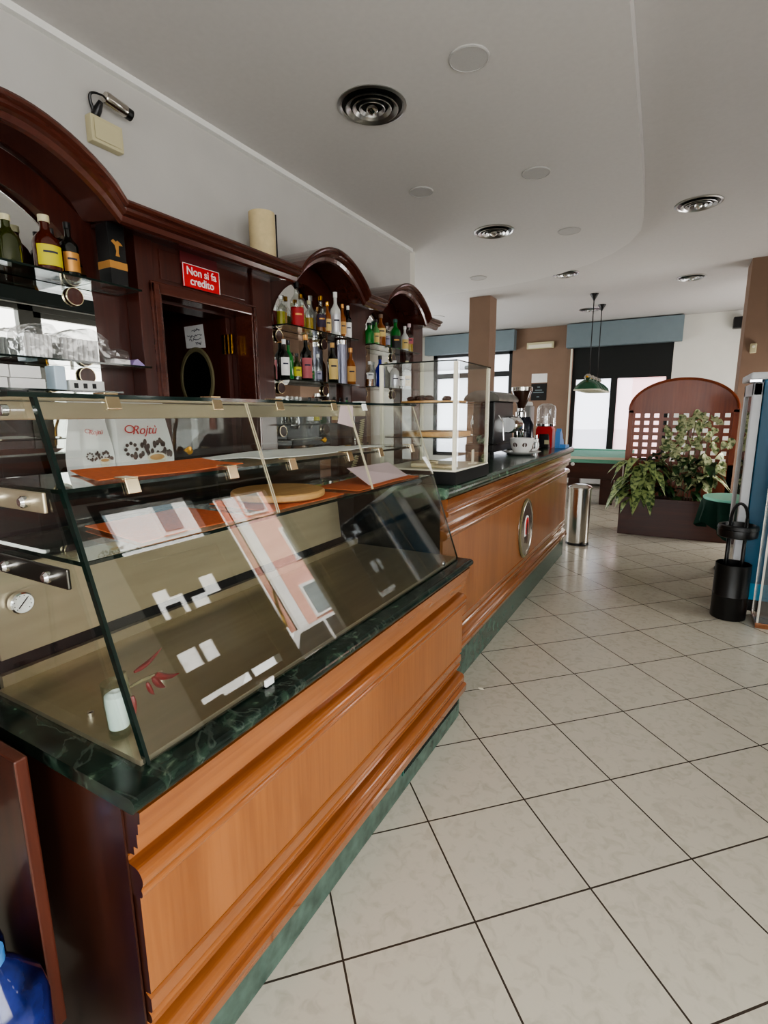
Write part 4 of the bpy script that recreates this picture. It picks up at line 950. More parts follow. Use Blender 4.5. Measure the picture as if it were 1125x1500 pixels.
# coffee bags on the back worktop seen through the vitrine
def coffee_bag(y0, y1, x, z0, z1, label, big):
    t = thing('coffee_bag', label, 'coffee bag', (x, (y0+y1)/2, z0), 'white coffee bags behind the vitrine')
    b = B(); d = 0.05
    P = []
    for k in range(9):
        u = k/8; dd = d*(1-0.75*u**2); wv = 0.006*math.sin(u*6)
        P.append([(x+dd, y0-wv+0.002), (x+dd, y1+wv), (x-dd, y1+wv), (x-dd, y0-wv)])
    rings = [[b.bm.verts.new((p[0], p[1], z0+(z1-z0)*k/8)) for p in r] for k, r in enumerate(P)]
    for a, c in zip(rings, rings[1:]):
        for k in range(4): b.bm.faces.new((a[k], a[(k+1) % 4], c[(k+1) % 4], c[k]))
    b.bm.faces.new(rings[0]); b.bm.faces.new(rings[-1])
    obj('bag_body', b, 'paper', t)
    xf = x+d+0.002; cy = (y0+y1)/2; s = (y1-y0)/0.28; cz = z0+(z1-z0)*0.25
    # heap of beans + cup print
    b = B(); rr = random.Random(5)
    for k in range(34):
        u = rr.uniform(-1, 1); h = (1-u*u)*0.085
        b.lathe([(0, xf), (0.014*s, xf), (0.0, xf+0.0012)], (0, cy+s*(0.03+u*0.10), cz+s*(rr.uniform(0, 1)*h)), 8, axis='x', sx=0.7)
    obj('bean_print', b, 'bean', t)
    b = B(); b.lathe([(0, xf+0.0015), (0.052*s, xf+0.0015), (0.052*s, xf+0.0025), (0, xf+0.0025)], (0, cy+s*0.045, cz-0.01*s), 24, axis='x', sy=0.45); b.prism([(cy+s*(0.045-0.05), cz-0.012*s), (cy+s*(0.045+0.05), cz-0.012*s), (cy+s*0.075, cz-0.07*s), (cy+s*0.015, cz-0.07*s)], 0, xf+0.0012, xf+0.002)
    cp = obj('cup_print', b, 'cream_white', t)
    obj('coffee_print', B().lathe([(0, xf+0.0028), (0.040*s, xf+0.0028), (0.04*s, xf+0.0032), (0, xf+0.0032)], (0, cy+s*0.045, cz-0.008*s), 24, axis='x', sy=0.36), 'board_wood', t)
    b = B()
    for k in range(8):
        a = k*PI/4; b.lathe([(0, xf), (0.009*s, xf), (0.0, xf+0.0012)], (0, cy-s*0.085+s*0.028*math.cos(a), cz+0.035*s+s*0.028*math.sin(a)), 8, axis='x')
    obj('ring_print', b, 'bean', t)
    tm = face_px(xf, cy-0.01*s, z0+(z1-z0)*0.60); tm.translation -= Vector(t.location)
    text_mesh('script_print', 'Rojtù', 0.058*s, 'red_sign', t, tm, 0.0006, 0, 0.3)
    b = B(); b.lathe([(0.020*s, xf), (0.026*s, xf+0.0008), (0.02*s, xf+0.0012)], (0, cy-s*0.085, z0+(z1-z0)*0.62), 18, axis='x', sy=0.7); obj('logo_print', b, 'red_sign', t)
    return t
def stand(y0, y1, x0_, x1_, z, label):
    b = B(); b.box(x0_, x1_, y0, y1, z-0.03, z); b.box(x0_, x0_+0.03, y0, y1, 0, z-0.03); b.box(x1_-0.03, x1_, y0, y1, 0, z-0.03); b.box(x0_, x1_, y0, y0+0.03, 0, z-0.03)
    return tag(obj('work_table', b, 'steel_dark'), label, 'table')
stand(0.62, 2.4, -1.98, -1.66, 1.0, 'dark steel service table behind the vitrine')
tag(obj('machine_case', B().box(-1.97, -1.63, 0.80, 1.50, 1.002, 1.385, 0.008), 'black_matt'), 'black appliance under the coffee bags behind the vitrine', 'appliance')
coffee_bag(1.118, 1.335, -1.74, 1.387, 1.655, 'large white coffee bag with red script and a cup of coffee', True)
coffee_bag(1.000, 1.105, -1.76, 1.387, 1.650, 'narrow white coffee bag left of the large one', False)
b = B(); b.box(-1.9, -1.70, 1.55, 2.3, 1.002, 1.36, 0.01)
t = tag(obj('warmer_box', b, 'steel_dark'), 'dark steel appliance behind the vitrine', 'appliance')

# ------------------------------------------------------------------ wall items over the bar
t = thing('wall_mounted_box', 'beige wall box on the white wall above the near arch', 'wall box', (-2.74, 1.9, 3.0))
obj('body', B().box(-2.749, -2.70, 1.81, 1.985, 2.975, 3.10, 0.006), 'cream', t)
obj('cover', B().box(-2.70, -2.694, 1.825, 1.97, 2.99, 3.085, 0.004), 'cream', t)
t = thing('wall_camera', 'black and silver security camera with loose cable above the beige box', 'camera', (-2.74, 1.87, 3.12))
obj('bracket', B().tube([(-2.748, 1.862, 3.105), (-2.715, 1.865, 3.14), (-2.70, 1.875, 3.175)], [0.022, 0.02, 0.012], 10), 'black', t)
b = B(); b.lathe([(0, 0), (0.026, 0.0), (0.03, 0.01), (0.03, 0.11), (0.026, 0.12), (0, 0.12)], (0, 0, 0), 18)
for v in b.bm.verts: v.co = Matrix.Rotation(math.radians(-98), 3, 'X') @ v.co; v.co += Vector((-2.68, 1.885, 3.195))
obj('housing', b, 'bin_steel', t)
b = B(); b.lathe([(0, 0), (0.028, 0.0), (0.028, 0.03), (0, 0.03)], (0, 0, 0), 18)
for v in b.bm.verts: v.co = Matrix.Rotation(math.radians(-98), 3, 'X') @ v.co; v.co += Vector((-2.68, 2.0, 3.178))
obj('lens_hood', b, 'black', t)
obj('cable', B().tube([(-2.742+0.05*(k/14), 1.875-0.055*math.sin(PI*k/14)+0.02*k/14, 3.105+0.10*k/14+0.035*math.sin(PI*k/14)) for k in range(15)], [0.010-0.0004*k for k in range(15)], 7), 'black', t)
t = thing('cardboard_tube', 'pale cardboard tube standing on the straight cornice', 'tube', (-2.5, 2.81, ZV))
obj('body', B().lathe([(0, 0.0), (0.085, 0.0), (0.085, 0.295), (0.078, 0.295), (0.078, 0.01), (0, 0.01)], (-2.5, 2.815, ZV+0.002), 28), 'tube_card', t)
obj('seam', B().box(-2.435, -2.428, 2.872, 2.878, ZV+0.003, ZV+0.295), 'black', t)

# ------------------------------------------------------------------ glass case, cup, machines on the bar counter
ZB = 1.224
CS = thing('glass_case', 'small glass counter case with white posts on a black base', 'display case', (-1.24, 2.83, ZB))
obj('base', B().box(-1.47, -1.0, 2.545, 3.105, ZB+0.001, ZB+0.07, 0.003), 'black_matt', CS, 'black plinth')
obj('floor_panel', B().box(-1.465, -1.005, 2.55, 3.10, ZB+0.07, ZB+0.078), 'cream_white', CS)
for x, y in ((-1.015, 2.56), (-1.015, 3.085), (-1.455, 2.56), (-1.455, 3.085)):
    b = B(); b.box(x-0.009, x+0.009, y-0.011, y+0.011, ZB+0.078, 1.865, 0.002); obj('post', b, 'cream_white', CS)
hshelf('roof_glass', -1.465, -1.005, 2.55, 3.10, 1.873, 0.007, CS)
for a in ((-1.010, -1.006, 2.572, 3.073), (-1.463, -1.459, 2.572, 3.073)): obj('side_glass', B().box(a[0], a[1], a[2], a[3], ZB+0.079, 1.865), 'glass', CS)
for yy in (2.552, 3.091): obj('side_glass', B().box(-1.445, -1.026, yy, yy+0.004, ZB+0.079, 1.865), 'glass', CS)
for z in (1.475, 1.66):
    hshelf('inner_shelf', -1.445, -1.026, 2.575, 3.07, z, 0.006, CS)
t = tag(obj('cake_board', B().lathe([(0, 1.476), (0.2, 1.476), (0.2, 1.50), (0, 1.50)], (-1.235, 2.82, 0), 36), 'board_wood'), 'round wooden board on the lower shelf of the small glass case', 'board')
t = tag(obj('cake_board', B().lathe([(0, 1.661), (0.19, 1.661), (0.19, 1.672), (0, 1.672)], (-1.245, 2.80, 0), 36), 'board_wood'), 'thin round board on the upper shelf of the small glass case', 'board')
rr = random.Random(2)
for k in range(9):
    x, y = -1.39+rr.uniform(0, 0.20), 2.70+rr.uniform(0, 0.18)
    r_ = rr.uniform(0.018, 0.026)
    b = B(); b.blob((x, y, 1.672+r_*0.72), r_, 1.3, 1.0, 0.75, seed=k, jit=0.15)
    tag(obj('dark_biscuit', b, 'coffee'), 'dark lump of pastry in the heap on the upper board of the small glass case', 'pastry', 'dark pastries in the glass case')
for k, (x, y, a, s) in enumerate(((-1.25, 2.68, 0.3, 1), (-1.13, 2.66, -0.4, 0.8), (-1.30, 2.80, 1.0, 1))):
    b = B(); b.box(-0.07*s, 0.07*s, -0.045*s, 0.045*s, 0, 0.022*s, 0.008)
    mt = Matrix.Translation((x, y, ZB+0.0785)) @ Matrix.Rotation(a, 4, 'Z')
    for v in b.bm.verts: v.co = mt @ v.co
    tag(obj('paper_bag', b, 'paper_cream'), ['folded cream paper bag flat in the middle of the small glass case', 'smaller folded cream paper bag by the front post of the small case', 'folded cream paper bag at the back of the small glass case'][k], 'paper bag', 'paper bags in the small glass case')
b = B(); b.box(-1.052, -1.045, 2.925, 2.955, ZB+0.079, ZB+0.165, 0.002); b.box(-1.07, -1.03, 2.92, 2.96, ZB+0.0785, ZB+0.088)
tag(obj('price_tag', b, 'cream_white'), 'small cream price tag standing in the small glass case', 'tag')
# giant cup + saucer
c = (-1.235, 4.78, ZB)
tag(obj('saucer', B().lathe([(0, 0.006), (0.07, 0.002), (0.09, 0.004), (0.175, 0.03), (0.178, 0.034), (0.09, 0.014), (0, 0.013)], c, 40), 'cup_white'), 'large white saucer under the giant cup on the bar', 'saucer')
t = thing('coffee_cup', 'giant white coffee cup with small print on the bar counter', 'cup', (c[0], c[1], ZB+0.014))
c2 = (c[0], c[1], ZB+0.014)
obj('bowl', B().lathe([(0, 0.0), (0.06, 0.0), (0.066, 0.008), (0.095, 0.05), (0.107, 0.10), (0.11, 0.14), (0.106, 0.14), (0.10, 0.10), (0.06, 0.014), (0, 0.012)], c2, 36), 'cup_white', t)
hp = [Vector((c[0]+0.05+0.075+0.05*math.sin(a)*0+0.045*math.cos(a)*1.0-0.02, c[1]+0.0, ZB+0.09+0.045*math.sin(a))) for a in [math.radians(d) for d in range(-100, 101, 20)]]
obj('handle', B().tube(hp, 0.011, 8), 'cup_white', t)
for ang in (-60, -110):
    a = math.radians(ang); b = B(); b.lathe([(0, 0), (0.022, 0), (0.022, 0.003), (0, 0.003)], (0, 0, 0), 16, axis='x')
    mt = Matrix.Translation((c[0]+0.099*math.cos(a), c[1]+0.099*math.sin(a), ZB+0.095)) @ Matrix.Rotation(a, 4, 'Z') @ Matrix.Rotation(math.radians(14), 4, 'Y')
    for v in b.bm.verts: v.co = mt @ v.co
    obj('print', b, 'bean', t)
# espresso machine
t = thing('espresso_machine', 'black and chrome espresso machine behind the small glass case', 'coffee machine', (-1.57, 4.8, ZB))
obj('base_tray', B().box(-1.69, -1.42, 4.52, 5.12, ZB+0.03, ZB+0.10, 0.01), 'black', t)
obj('drip_grid', B().box(-1.68, -1.40, 4.56, 5.08, ZB+0.10, ZB+0.112), 'steel_dark', t)
obj('back_body', B().box(-1.62, -1.42, 4.52, 5.12, ZB+0.1, ZB+0.485, 0.012), 'black', t)
b = B(); b.prism([(-1.70, ZB+0.485), (-1.38, ZB+0.485)]+[(-1.54+0.165*math.cos(math.radians(a)), ZB+0.495+0.085*math.sin(math.radians(a))) for a in range(5, 176, 10)], 1, 4.5, 5.14, smooth=False); obj('hood', b, mat('hood_grey', srgb(128, 126, 120), 0.3, 0.8, noise=0.3, nscale=10), t)
for y in (4.66, 4.9): obj('group_head', B().lathe([(0, 0.36), (0.035, 0.36), (0.045, 0.30), (0.045, 0.26), (0.03, 0.22), (0, 0.22)], (-1.64, y, ZB), 20), 'chrome', t)
for y in (4.58, 5.04): obj('steam_wand', B().tube([(-1.4, y, ZB+0.36), (-1.36, y, ZB+0.30), (-1.35, y+0.01, ZB+0.14)], 0.007, 8), 'chrome', t)
obj('boiler', B().lathe([(0, 4.88), (0.07, 4.88), (0.08, 4.9), (0.08, 5.14), (0, 5.15)], (-1.40, 0, ZB+0.27), 24, axis='y'), 'chrome', t)
for x, y in ((-1.67, 4.54), (-1.44, 4.54), (-1.67, 5.1), (-1.44, 5.1)): obj('foot', B().lathe([(0, 0.001), (0.02, 0.001), (0.02, 0.03), (0, 0.03)], (x, y, ZB), 12), 'rubber', t)
# grinder
gx_, gy_ = -1.43, 5.46
ZG = ZB+0.03
t = thing('coffee_grinder', 'coffee grinder with dark cone hopper and chrome doser', 'coffee grinder', (gx_, gy_, ZB))
obj('base', B().box(gx_-0.09, gx_+0.09, gy_-0.12, gy_+0.12, ZB+0.001, ZB+0.04, 0.01), 'black', t)
obj('motor_body', B().lathe([(0, 0.04), (0.085, 0.04), (0.095, 0.1), (0.09, 0.26), (0.05, 0.34), (0, 0.34)], (gx_+0.03, gy_+0.05, ZB), 26), mat('grinder_navy', srgb(18, 22, 38), 0.25), t)
obj('doser', B().lathe([(0, 0.13), (0.05, 0.13), (0.056, 0.14), (0.056, 0.27), (0.05, 0.275), (0, 0.275)], (gx_+0.0, gy_-0.07, ZB), 24), 'chrome', t)
obj('collar', B().lathe([(0.04, 0.30), (0.055, 0.31), (0.055, 0.36), (0.035, 0.375), (0.035, 0.40), (0, 0.4)], (gx_, gy_, ZG), 24), "chrome", t)
obj('hopper', B().lathe([(0.03, 0.39), (0.036, 0.40), (0.10, 0.565), (0.10, 0.575), (0.094, 0.575), (0.03, 0.41)], (gx_, gy_, ZG), 28), 'hopper', t)
obj('lid', B().lathe([(0.102, 0.572), (0.106, 0.575), (0.106, 0.61), (0.1, 0.615), (0, 0.615)], (gx_, gy_, ZG), 28), 'bin_steel', t)
obj('lever', B().tube([(gx_+0.03, gy_-0.1, ZB+0.22), (gx_+0.09, gy_-0.14, ZB+0.2)], 0.008, 8), 'black', t)
# grey box behind the grinder and sweet dispenser
t = thing('juice_machine', 'grey upright machine with white rounded lid behind the coffee grinder', 'appliance', (-1.48, 5.83, ZB))
obj('body', B().box(-1.56, -1.40, 5.74, 5.92, ZB+0.001, ZB+0.46, 0.015), mat('machine_grey', srgb(150, 148, 144), 0.4), t)
obj('lid', B().lathe([(0.075, 0.46), (0.08, 0.475), (0.07, 0.50), (0, 0.51)], (-1.48, 5.83, ZB), 24), 'white', t)
dx, dy = -1.275, 5.95
t = thing('sweet_dispenser', 'clear domed sweet dispenser on a red base with a black chute', 'dispenser', (dx, dy, ZB))
b = B(); b.prism([(dx-0.085, ZB+0.001), (dx-0.075, ZB+0.001), (dx-0.05, ZB+0.15), (dx+0.05, ZB+0.15), (dx+0.075, ZB+0.001), (dx+0.09, ZB+0.001), (dx+0.09, ZB+0.2), (dx+0.07, ZB+0.24), (dx-0.07, ZB+0.24), (dx-0.09, ZB+0.2)], 1, dy-0.08, dy+0.06); obj('base', b, 'red_plastic', t)
obj('chute', B().box(dx-0.05, dx+0.05, dy-0.075, dy+0.05, ZB+0.002, ZB+0.148, 0.004), 'black', t)
obj('price_card', B().box(dx+0.01, dx+0.06, dy-0.09, dy-0.081, ZB+0.04, ZB+0.085), 'label_x' if 'label_x' in M_ else 'cream', t)
obj('dome', B().lathe([(0.098, 0.24), (0.1, 0.25), (0.1, 0.42), (0.085, 0.46), (0.05, 0.48), (0, 0.485)], (dx, dy-0.01, ZB), 30), thin_glass('dome_glass', (0.85, 0.85, 0.85, 1), 0.16, 0.12), t)
obj('collar', B().lathe([(0.1, 0.235), (0.104, 0.24), (0.104, 0.262), (0.1, 0.266)], (dx, dy-0.01, ZB), 30), 'chrome', t)
b = B(); b.prism([(5.86, ZB+0.001), (6.10, ZB+0.001), (6.10, ZB+0.05), (6.06, ZB+0.09), (6.03, ZB+0.1), (6.0, ZB+0.15), (5.96, ZB+0.17), (5.92, ZB+0.21), (5.89, ZB+0.17), (5.86, ZB+0.18)], 0, -1.15, -1.10)
b.prism([(5.86, ZB+0.001), (6.10, ZB+0.001), (6.08, ZB+0.03), (5.88, ZB+0.04)], 0, -1.10, -1.04)
tag(obj('plastic_packet', b, 'blue_bag'), 'bright blue plastic packet at the far end of the bar counter', 'packet')
b = B(); b.lathe([(0, 0.001), (0.022, 0.001), (0.022, 0.11), (0.014, 0.12), (0.014, 0.15), (0, 0.152)], (-1.30, 5.62, ZB), 18)
tag(obj('sugar_shaker', b, 'chrome'), 'small chrome shaker right of the giant cup', 'shaker')

# ------------------------------------------------------------------ floor standing items
t = thing('waste_bin', 'cylindrical steel waste bin at the far end of the bar counter', 'bin', (-0.965, 6.60, 0))
c = (-0.965, 6.60, 0)
obj('body', B().lathe([(0, 0.004), (0.128, 0.004), (0.13, 0.02), (0.13, 0.70), (0, 0.70)], c, 36), 'bin_steel', t)
obj('base_ring', B().lathe([(0.128, 0.0), (0.135, 0.0), (0.135, 0.025), (0.13, 0.03)], c, 36), 'black', t)
obj('lid', B().lathe([(0.134, 0.695), (0.138, 0.70), (0.138, 0.712), (0.12, 0.73), (0.08, 0.745), (0, 0.75)], c, 36), 'bin_steel', t)
obj('pedal', B().box(-0.89, -0.84, 6.455, 6.49, 0.012, 0.03, 0.004), 'black', t)
c = (0.478, 4.70, 0)
t = thing('ashtray_stand', 'black floor ashtray bin with hoop handle beside the blue fridge', 'ashtray bin', c)
obj('bin_body', B().lathe([(0, 0.003), (0.118, 0.003), (0.12, 0.01), (0.12, 0.185), (0.122, 0.19), (0.12, 0.195), (0.12, 0.44), (0.116, 0.44), (0.11, 0.02), (0, 0.02)], c, 36), 'black', t)
for s in (-1, 1): obj('upright', B().tube([(c[0]+s*0.052, c[1], 0.1), (c[0]+s*0.052, c[1], 0.80)]+[], 0.013, 8), 'black', t)
obj('hoop_handle', B().tube([(c[0]-0.052*math.cos(math.radians(a)), c[1], 0.79+0.12*math.sin(math.radians(a))) for a in range(0, 181, 15)], 0.011, 8), 'black', t)
obj('ashtray_dish', B().lathe([(0, 0.655), (0.11, 0.65), (0.13, 0.66), (0.134, 0.70), (0.13, 0.715), (0.137, 0.72), (0.13, 0.745), (0.112, 0.75), (0.10, 0.71), (0, 0.70)], c, 36), 'black', t)
# fridge
FR = thing('drinks_fridge', 'tall blue sided drinks fridge with white framed glass door', 'fridge', (0.85, 5.2, 0))
fx0, fx1, fy0, fy1 = 0.552, 1.17, 4.90, 5.54
obj('cabinet', B().box(fx0, fx1, fy0, fy1, 0.10, 1.84, 0.008), 'fridge_blue', FR, 'blue side')
obj('lower_band', B().box(fx0+0.004, fx1-0.01, fy0-0.003, fy0+0.01, 0.105, 0.24), 'fridge_cyan', FR)
obj('plinth', B().box(fx0+0.05, fx1-0.02, fy0+0.03, fy1-0.03, 0.0, 0.10), 'black', FR)
obj('crown', B().box(fx0-0.09, fx1, fy0-0.004, fy1+0.004, 1.84, 1.895, 0.012), 'fridge_white', FR)
d = obj('door', B().box(fx0-0.065, fx0-0.004, fy0, fy0+0.075, 0.12, 1.82, 0.008).box(fx0-0.065, fx0-0.004, fy1-0.075, fy1, 0.12, 1.82, 0.008).box(fx0-0.065, fx0-0.004, fy0, fy1, 0.12, 0.22, 0.008).box(fx0-0.065, fx0-0.004, fy0, fy1, 1.72, 1.82, 0.008), 'fridge_white', FR, 'white framed glass door')
obj('door_glass', B().box(fx0-0.05, fx0-0.035, fy0+0.07, fy1-0.07, 0.2, 1.74), 'fridge_glass', d)
obj('interior', B().box(fx0-0.003, fx0-0.0005, fy0+0.05, fy1-0.05, 0.18, 1.76), 'black_matt', FR)
obj('hinge', B().box(fx0-0.095, fx0-0.02, fy0-0.02, fy0+0.02, 1.822, 1.84), 'chrome', FR)
for k in range(4): obj('wire_shelf', B().box(fx0-0.02, fx0-0.006, fy0+0.08, fy1-0.08, 0.45+k*0.3, 0.458+k*0.3), 'chrome', FR)
t = thing('glass_cabinet', 'glazed display cabinet on an orange wood foot at the right picture edge', 'cabinet', (0.9, 4.67, 0))
gx0, gx1, gy0, gy1 = 0.645, 1.15, 4.54, 4.82
obj('foot', B().box(gx0-0.006, gx1+0.006, gy0-0.006, gy1, 0.0, 0.04, 0.004), 'counter_wood', t, 'orange wood foot')
b = B()
for xx in (gx0, gx1-0.014):
    for yy in (gy0, gy1-0.014): b.box(xx, xx+0.014, yy, yy+0.014, 0.04, 1.83)
b.box(gx0, gx1, gy0, gy1, 1.81, 1.83)
obj('frame', b, 'bin_steel', t)
obj('front_glass', B().box(gx0+0.014, gx1-0.014, gy0+0.004, gy0+0.009, 0.04, 1.81), thin_glass('acrylic', (0.7, 0.71, 0.71, 1), 0.1, 0.06), t)
obj('side_glass', B().box(gx0+0.004, gx0+0.009, gy0+0.014, gy1-0.014, 0.04, 1.81), 'glass', t)
for z in (0.75, 1.3): obj('shelf', B().box(gx0+0.012, gx1-0.012, gy0+0.02, gy1-0.014, z, z+0.008), 'shelfglass', t)
b = B(); b.box(gx0+0.2, gx1-0.06, gy1-0.06, gy1-0.02, 0.76, 1.28); b.box(gx0+0.2, gx1-0.06, gy1-0.06, gy1-0.02, 1.31, 1.78); obj('dark_contents', b, 'black_matt', t)

# planter with arched lattice screen
PL = thing('planter_screen', 'wooden planter box with an arched lattice screen', 'planter', (0.03, 7.6, 0))
px0, px1 = -0.585, 0.66
for a in ((px0, px1, 7.45, 7.475), (px0, px1, 7.745, 7.77), (px0, px0+0.025, 7.475, 7.745), (px1-0.025, px1, 7.475, 7.745)):
    obj('box_panel', B().box(a[0], a[1], a[2], a[3], 0.0, 0.50, 0.004), 'box_wood', PL)
obj('soil', B().box(px0+0.025, px1-0.025, 7.475, 7.745, 0.36, 0.44), 'soil', PL)
b = B()
b.box(px0, px0+0.06, 7.772, 7.807, 0, 1.63); b.box(px1-0.06, px1, 7.772, 7.807, 0, 1.63); b.box(px0, px1, 7.772, 7.807, 0.5, 0.94)
obj('screen_frame', b, 'screen_wood', PL)
n = 40; cx = (px0+px1)/2; hw = (px1-px0)/2
pts = [(px1, 1.60), (px1, 1.64)]+[(cx+hw*math.cos(PI*i/n), 1.64+0.40*math.sin(PI*i/n)) for i in range(1, n)]+[(px0, 1.64), (px0, 1.60)]
b = B(); b.prism(pts, 1, 7.772, 7.807); obj('arch_panel', b, 'screen_wood', PL)
b = B(); b.tube([(cx+(hw-0.012)*math.cos(PI*i/n), 7.765, 1.64+0.385*math.sin(PI*i/n)) for i in range(0, n+1)], 0.016, 8); obj('arch_moulding', b, 'screen_wood', PL)
b = B()
nx, nz = 10, 7
for k in range(nx+1):
    x = px0+0.06+(px1-px0-0.12)*k/nx; b.box(x-0.027, x+0.027, 7.785, 7.793, 0.93, 1.62)
for k in range(nz+1):
    z = 0.94+0.67*k/nz; b.box(px0+0.03, px1-0.03, 7.7775, 7.785, z-0.022, z+0.022)
obj('lattice', b, 'screen_wood', PL)

def leaf(b, base, tip, width, droop, up=Vector((0, 0, 1)), mi=0, n=7, fold=0.25):
    base, tip = Vector(base), Vector(tip); ax = tip-base; L = ax.length; side = ax.cross(up)
    if side.length < 1e-4: side = Vector((1, 0, 0))
    side.normalize(); nn = side.cross(ax).normalized()
    rows = []
    for i in range(n+1):
        u = i/n; w = width*math.sin(PI*min(1, u*0.93+0.07))**0.8*(1-u*0.35)*0.62
        c = base+ax*u+Vector((0, 0, -1))*droop*L*u*u+nn*0.12*L*math.sin(PI*u)
        if i == n: w = 0.001
        rows.append([b.bm.verts.new(c-side*w+nn*w*fold), b.bm.verts.new(c), b.bm.verts.new(c+side*w+nn*w*fold)])
    for a, c in zip(rows, rows[1:]):
        for k in range(2):
            f = b.bm.faces.new((a[k], a[k+1], c[k+1], c[k])); f.smooth = True; f.material_index = mi
def plant(name, label, base, leaves, lm, stems):
    t = thing(name, label, 'plant', base)
    b = B()
    for s in stems: b.tube(s, 0.007, 6)
    obj('stems', b, 'stem_green', t)
    b = B()
    for lf in leaves: leaf(b, *lf)
    bm = b.bm
    o = obj('leaves', b, lm, t); o['kind'] = 'stuff' if False else 'thing'
    return t
rr = random.Random(11)
# big drooping variegated plant at the left
c0 = Vector((-0.36, 7.60, 0.44)); lv, st = [], []
for k in range(46):
    a = rr.uniform(-PI*1.05, 0.15); h = rr.uniform(0.08, 0.55); rad = rr.uniform(0.03, 0.17)
    p = c0+Vector((math.cos(a)*rad, min(math.sin(a)*rad, 0.08), h)); d = Vector((math.cos(a)*rr.uniform(0.6, 1.0), math.sin(a)*0.9-0.15, rr.uniform(-0.5, 0.3))).normalized()
    Lf = rr.uniform(0.22, 0.34)
    st.append([c0, c0.lerp(p, 0.6)+Vector((0, 0, 0.05)), p]); lv.append((p, p+d*Lf, 0.125, 0.7))
plant('variegated_plant', 'leafy plant with big drooping variegated leaves at the left of the planter', (c0.x, c0.y, 0.44), lv, 'leaf_var', st)
# climber up the lattice
c0 = Vector((0.19, 7.66, 0.44)); lv, st = [], []
for k in range(105):
    z = rr.uniform(0.70, 1.62); spread = 0.10+0.30*(1-(abs(z-1.15)/0.5)**2 if abs(z-1.15) < 0.5 else 0)
    x = 0.20+rr.uniform(-1, 1)*spread+0.10*(1.6-z)*0.6; p = Vector((x, 7.70+rr.uniform(-0.10, 0.02), z))
    d = Vector((rr.uniform(-0.7, 0.7), -0.6, rr.uniform(-1.1, 0.0))).normalized(); lv.append((p, p+d*rr.uniform(0.09, 0.14), 0.085, 0.2, Vector((0.2, -1, 0.3))))
for k in range(5): st.append([c0+Vector((0.03*k-0.06, 0, 0)), Vector((0.1+0.06*k, 7.72, 1.0)), Vector((0.16+0.06*k*0.8, 7.72, 1.55-0.07*k))])
plant('climbing_plant', 'pale leaved climber growing up the middle of the lattice', (c0.x, c0.y, 0.44), lv, 'leaf_pale', st)
# dark bushy one in the middle with a few big green leaves
c0 = Vector((0.02, 7.60, 0.44)); lv, st = [], []
for k in range(70):
    a = rr.uniform(-PI, 0.0); p = c0+Vector((rr.uniform(-0.25, 0.42), rr.uniform(-0.10, 0.08), rr.uniform(0.05, 0.62)))
    d = Vector((math.cos(a), math.sin(a)*0.8, rr.uniform(-0.5, 0.5))).normalized(); lv.append((p, p+d*rr.uniform(0.13, 0.22), 0.09, 0.4))
for k in range(6): st.append([c0, c0+Vector((0.06*(k-2.5), 0, 0.3)), c0+Vector((0.1*(k-2.5), -0.02, 0.55))])
plant('dark_leaf_plant', 'dark green bushy plant in the middle of the planter', (c0.x, c0.y, 0.44), lv, 'leaf_dark', st)
c0 = Vector((0.33, 7.55, 0.44)); lv, st = [], []
for a, el, L in ((-2.9, 0.25, 0.42), (-2.2, -0.1, 0.3), (-1.2, -0.35, 0.3), (-0.4, 0.15, 0.34), (-0.1, 0.0, 0.32), (-1.7, 0.35, 0.3), (-2.6, 0.5, 0.3), (-0.8, 0.45, 0.32)):
    p = c0+Vector((0, 0, 0.33)); d = Vector((math.cos(a)*math.cos(el), math.sin(a)*math.cos(el)*0.8, math.sin(el))); st.append([c0, p]); lv.append((p, p+d*L, 0.105, 0.5))
plant('broad_leaf_plant', 'plant with a few broad pale green leaves above the teal table', (c0.x, c0.y, 0.44), lv, 'leaf_pale', st)

# teal round table with hanging dark cloth
tx, ty = 0.60, 6.15
t = thing('round_table', 'round table with a teal top in front of the planter, half hidden by the fridge', 'table', (tx, ty, 0))
obj('tabletop', B().lathe([(0, 0.735), (0.30, 0.735), (0.305, 0.745), (0.305, 0.756), (0.30, 0.762), (0, 0.762)], (tx, ty, 0), 44), 'teal_top', t)
obj('pedestal', B().lathe([(0.14, 0.0), (0.14, 0.02), (0.03, 0.05), (0.03, 0.735), (0, 0.735)], (tx, ty, 0), 24), 'black', t)
b = B(); n = 72; ro = []
for lvl, z in enumerate((0.735, 0.70, 0.62, 0.54, 0.47)):
    ring = []
    for i in range(n):
        a = 2*PI*i/n; fl = 0.010*lvl*math.sin(a*9)+0.004*lvl*math.sin(a*23)
        zz = z-(0.10*max(0, math.cos(a*2-0.3+PI*0.9)))*(lvl/4)+0.06*(lvl/4)*math.sin(a*4)
        r_ = 0.3065+fl+0.004*lvl; ring.append(b.bm.verts.new((tx+r_*math.cos(a), ty+r_*math.sin(a), zz)))
    ro.append(ring)
for u, v in zip(ro, ro[1:]):
    for i in range(n):
        f = b.bm.faces.new((u[i], u[(i+1) % n], v[(i+1) % n], v[i])); f.smooth = True
tag(obj('tablecloth', b, 'green_cloth'), 'dark green cloth hanging round the teal table', 'tablecloth')

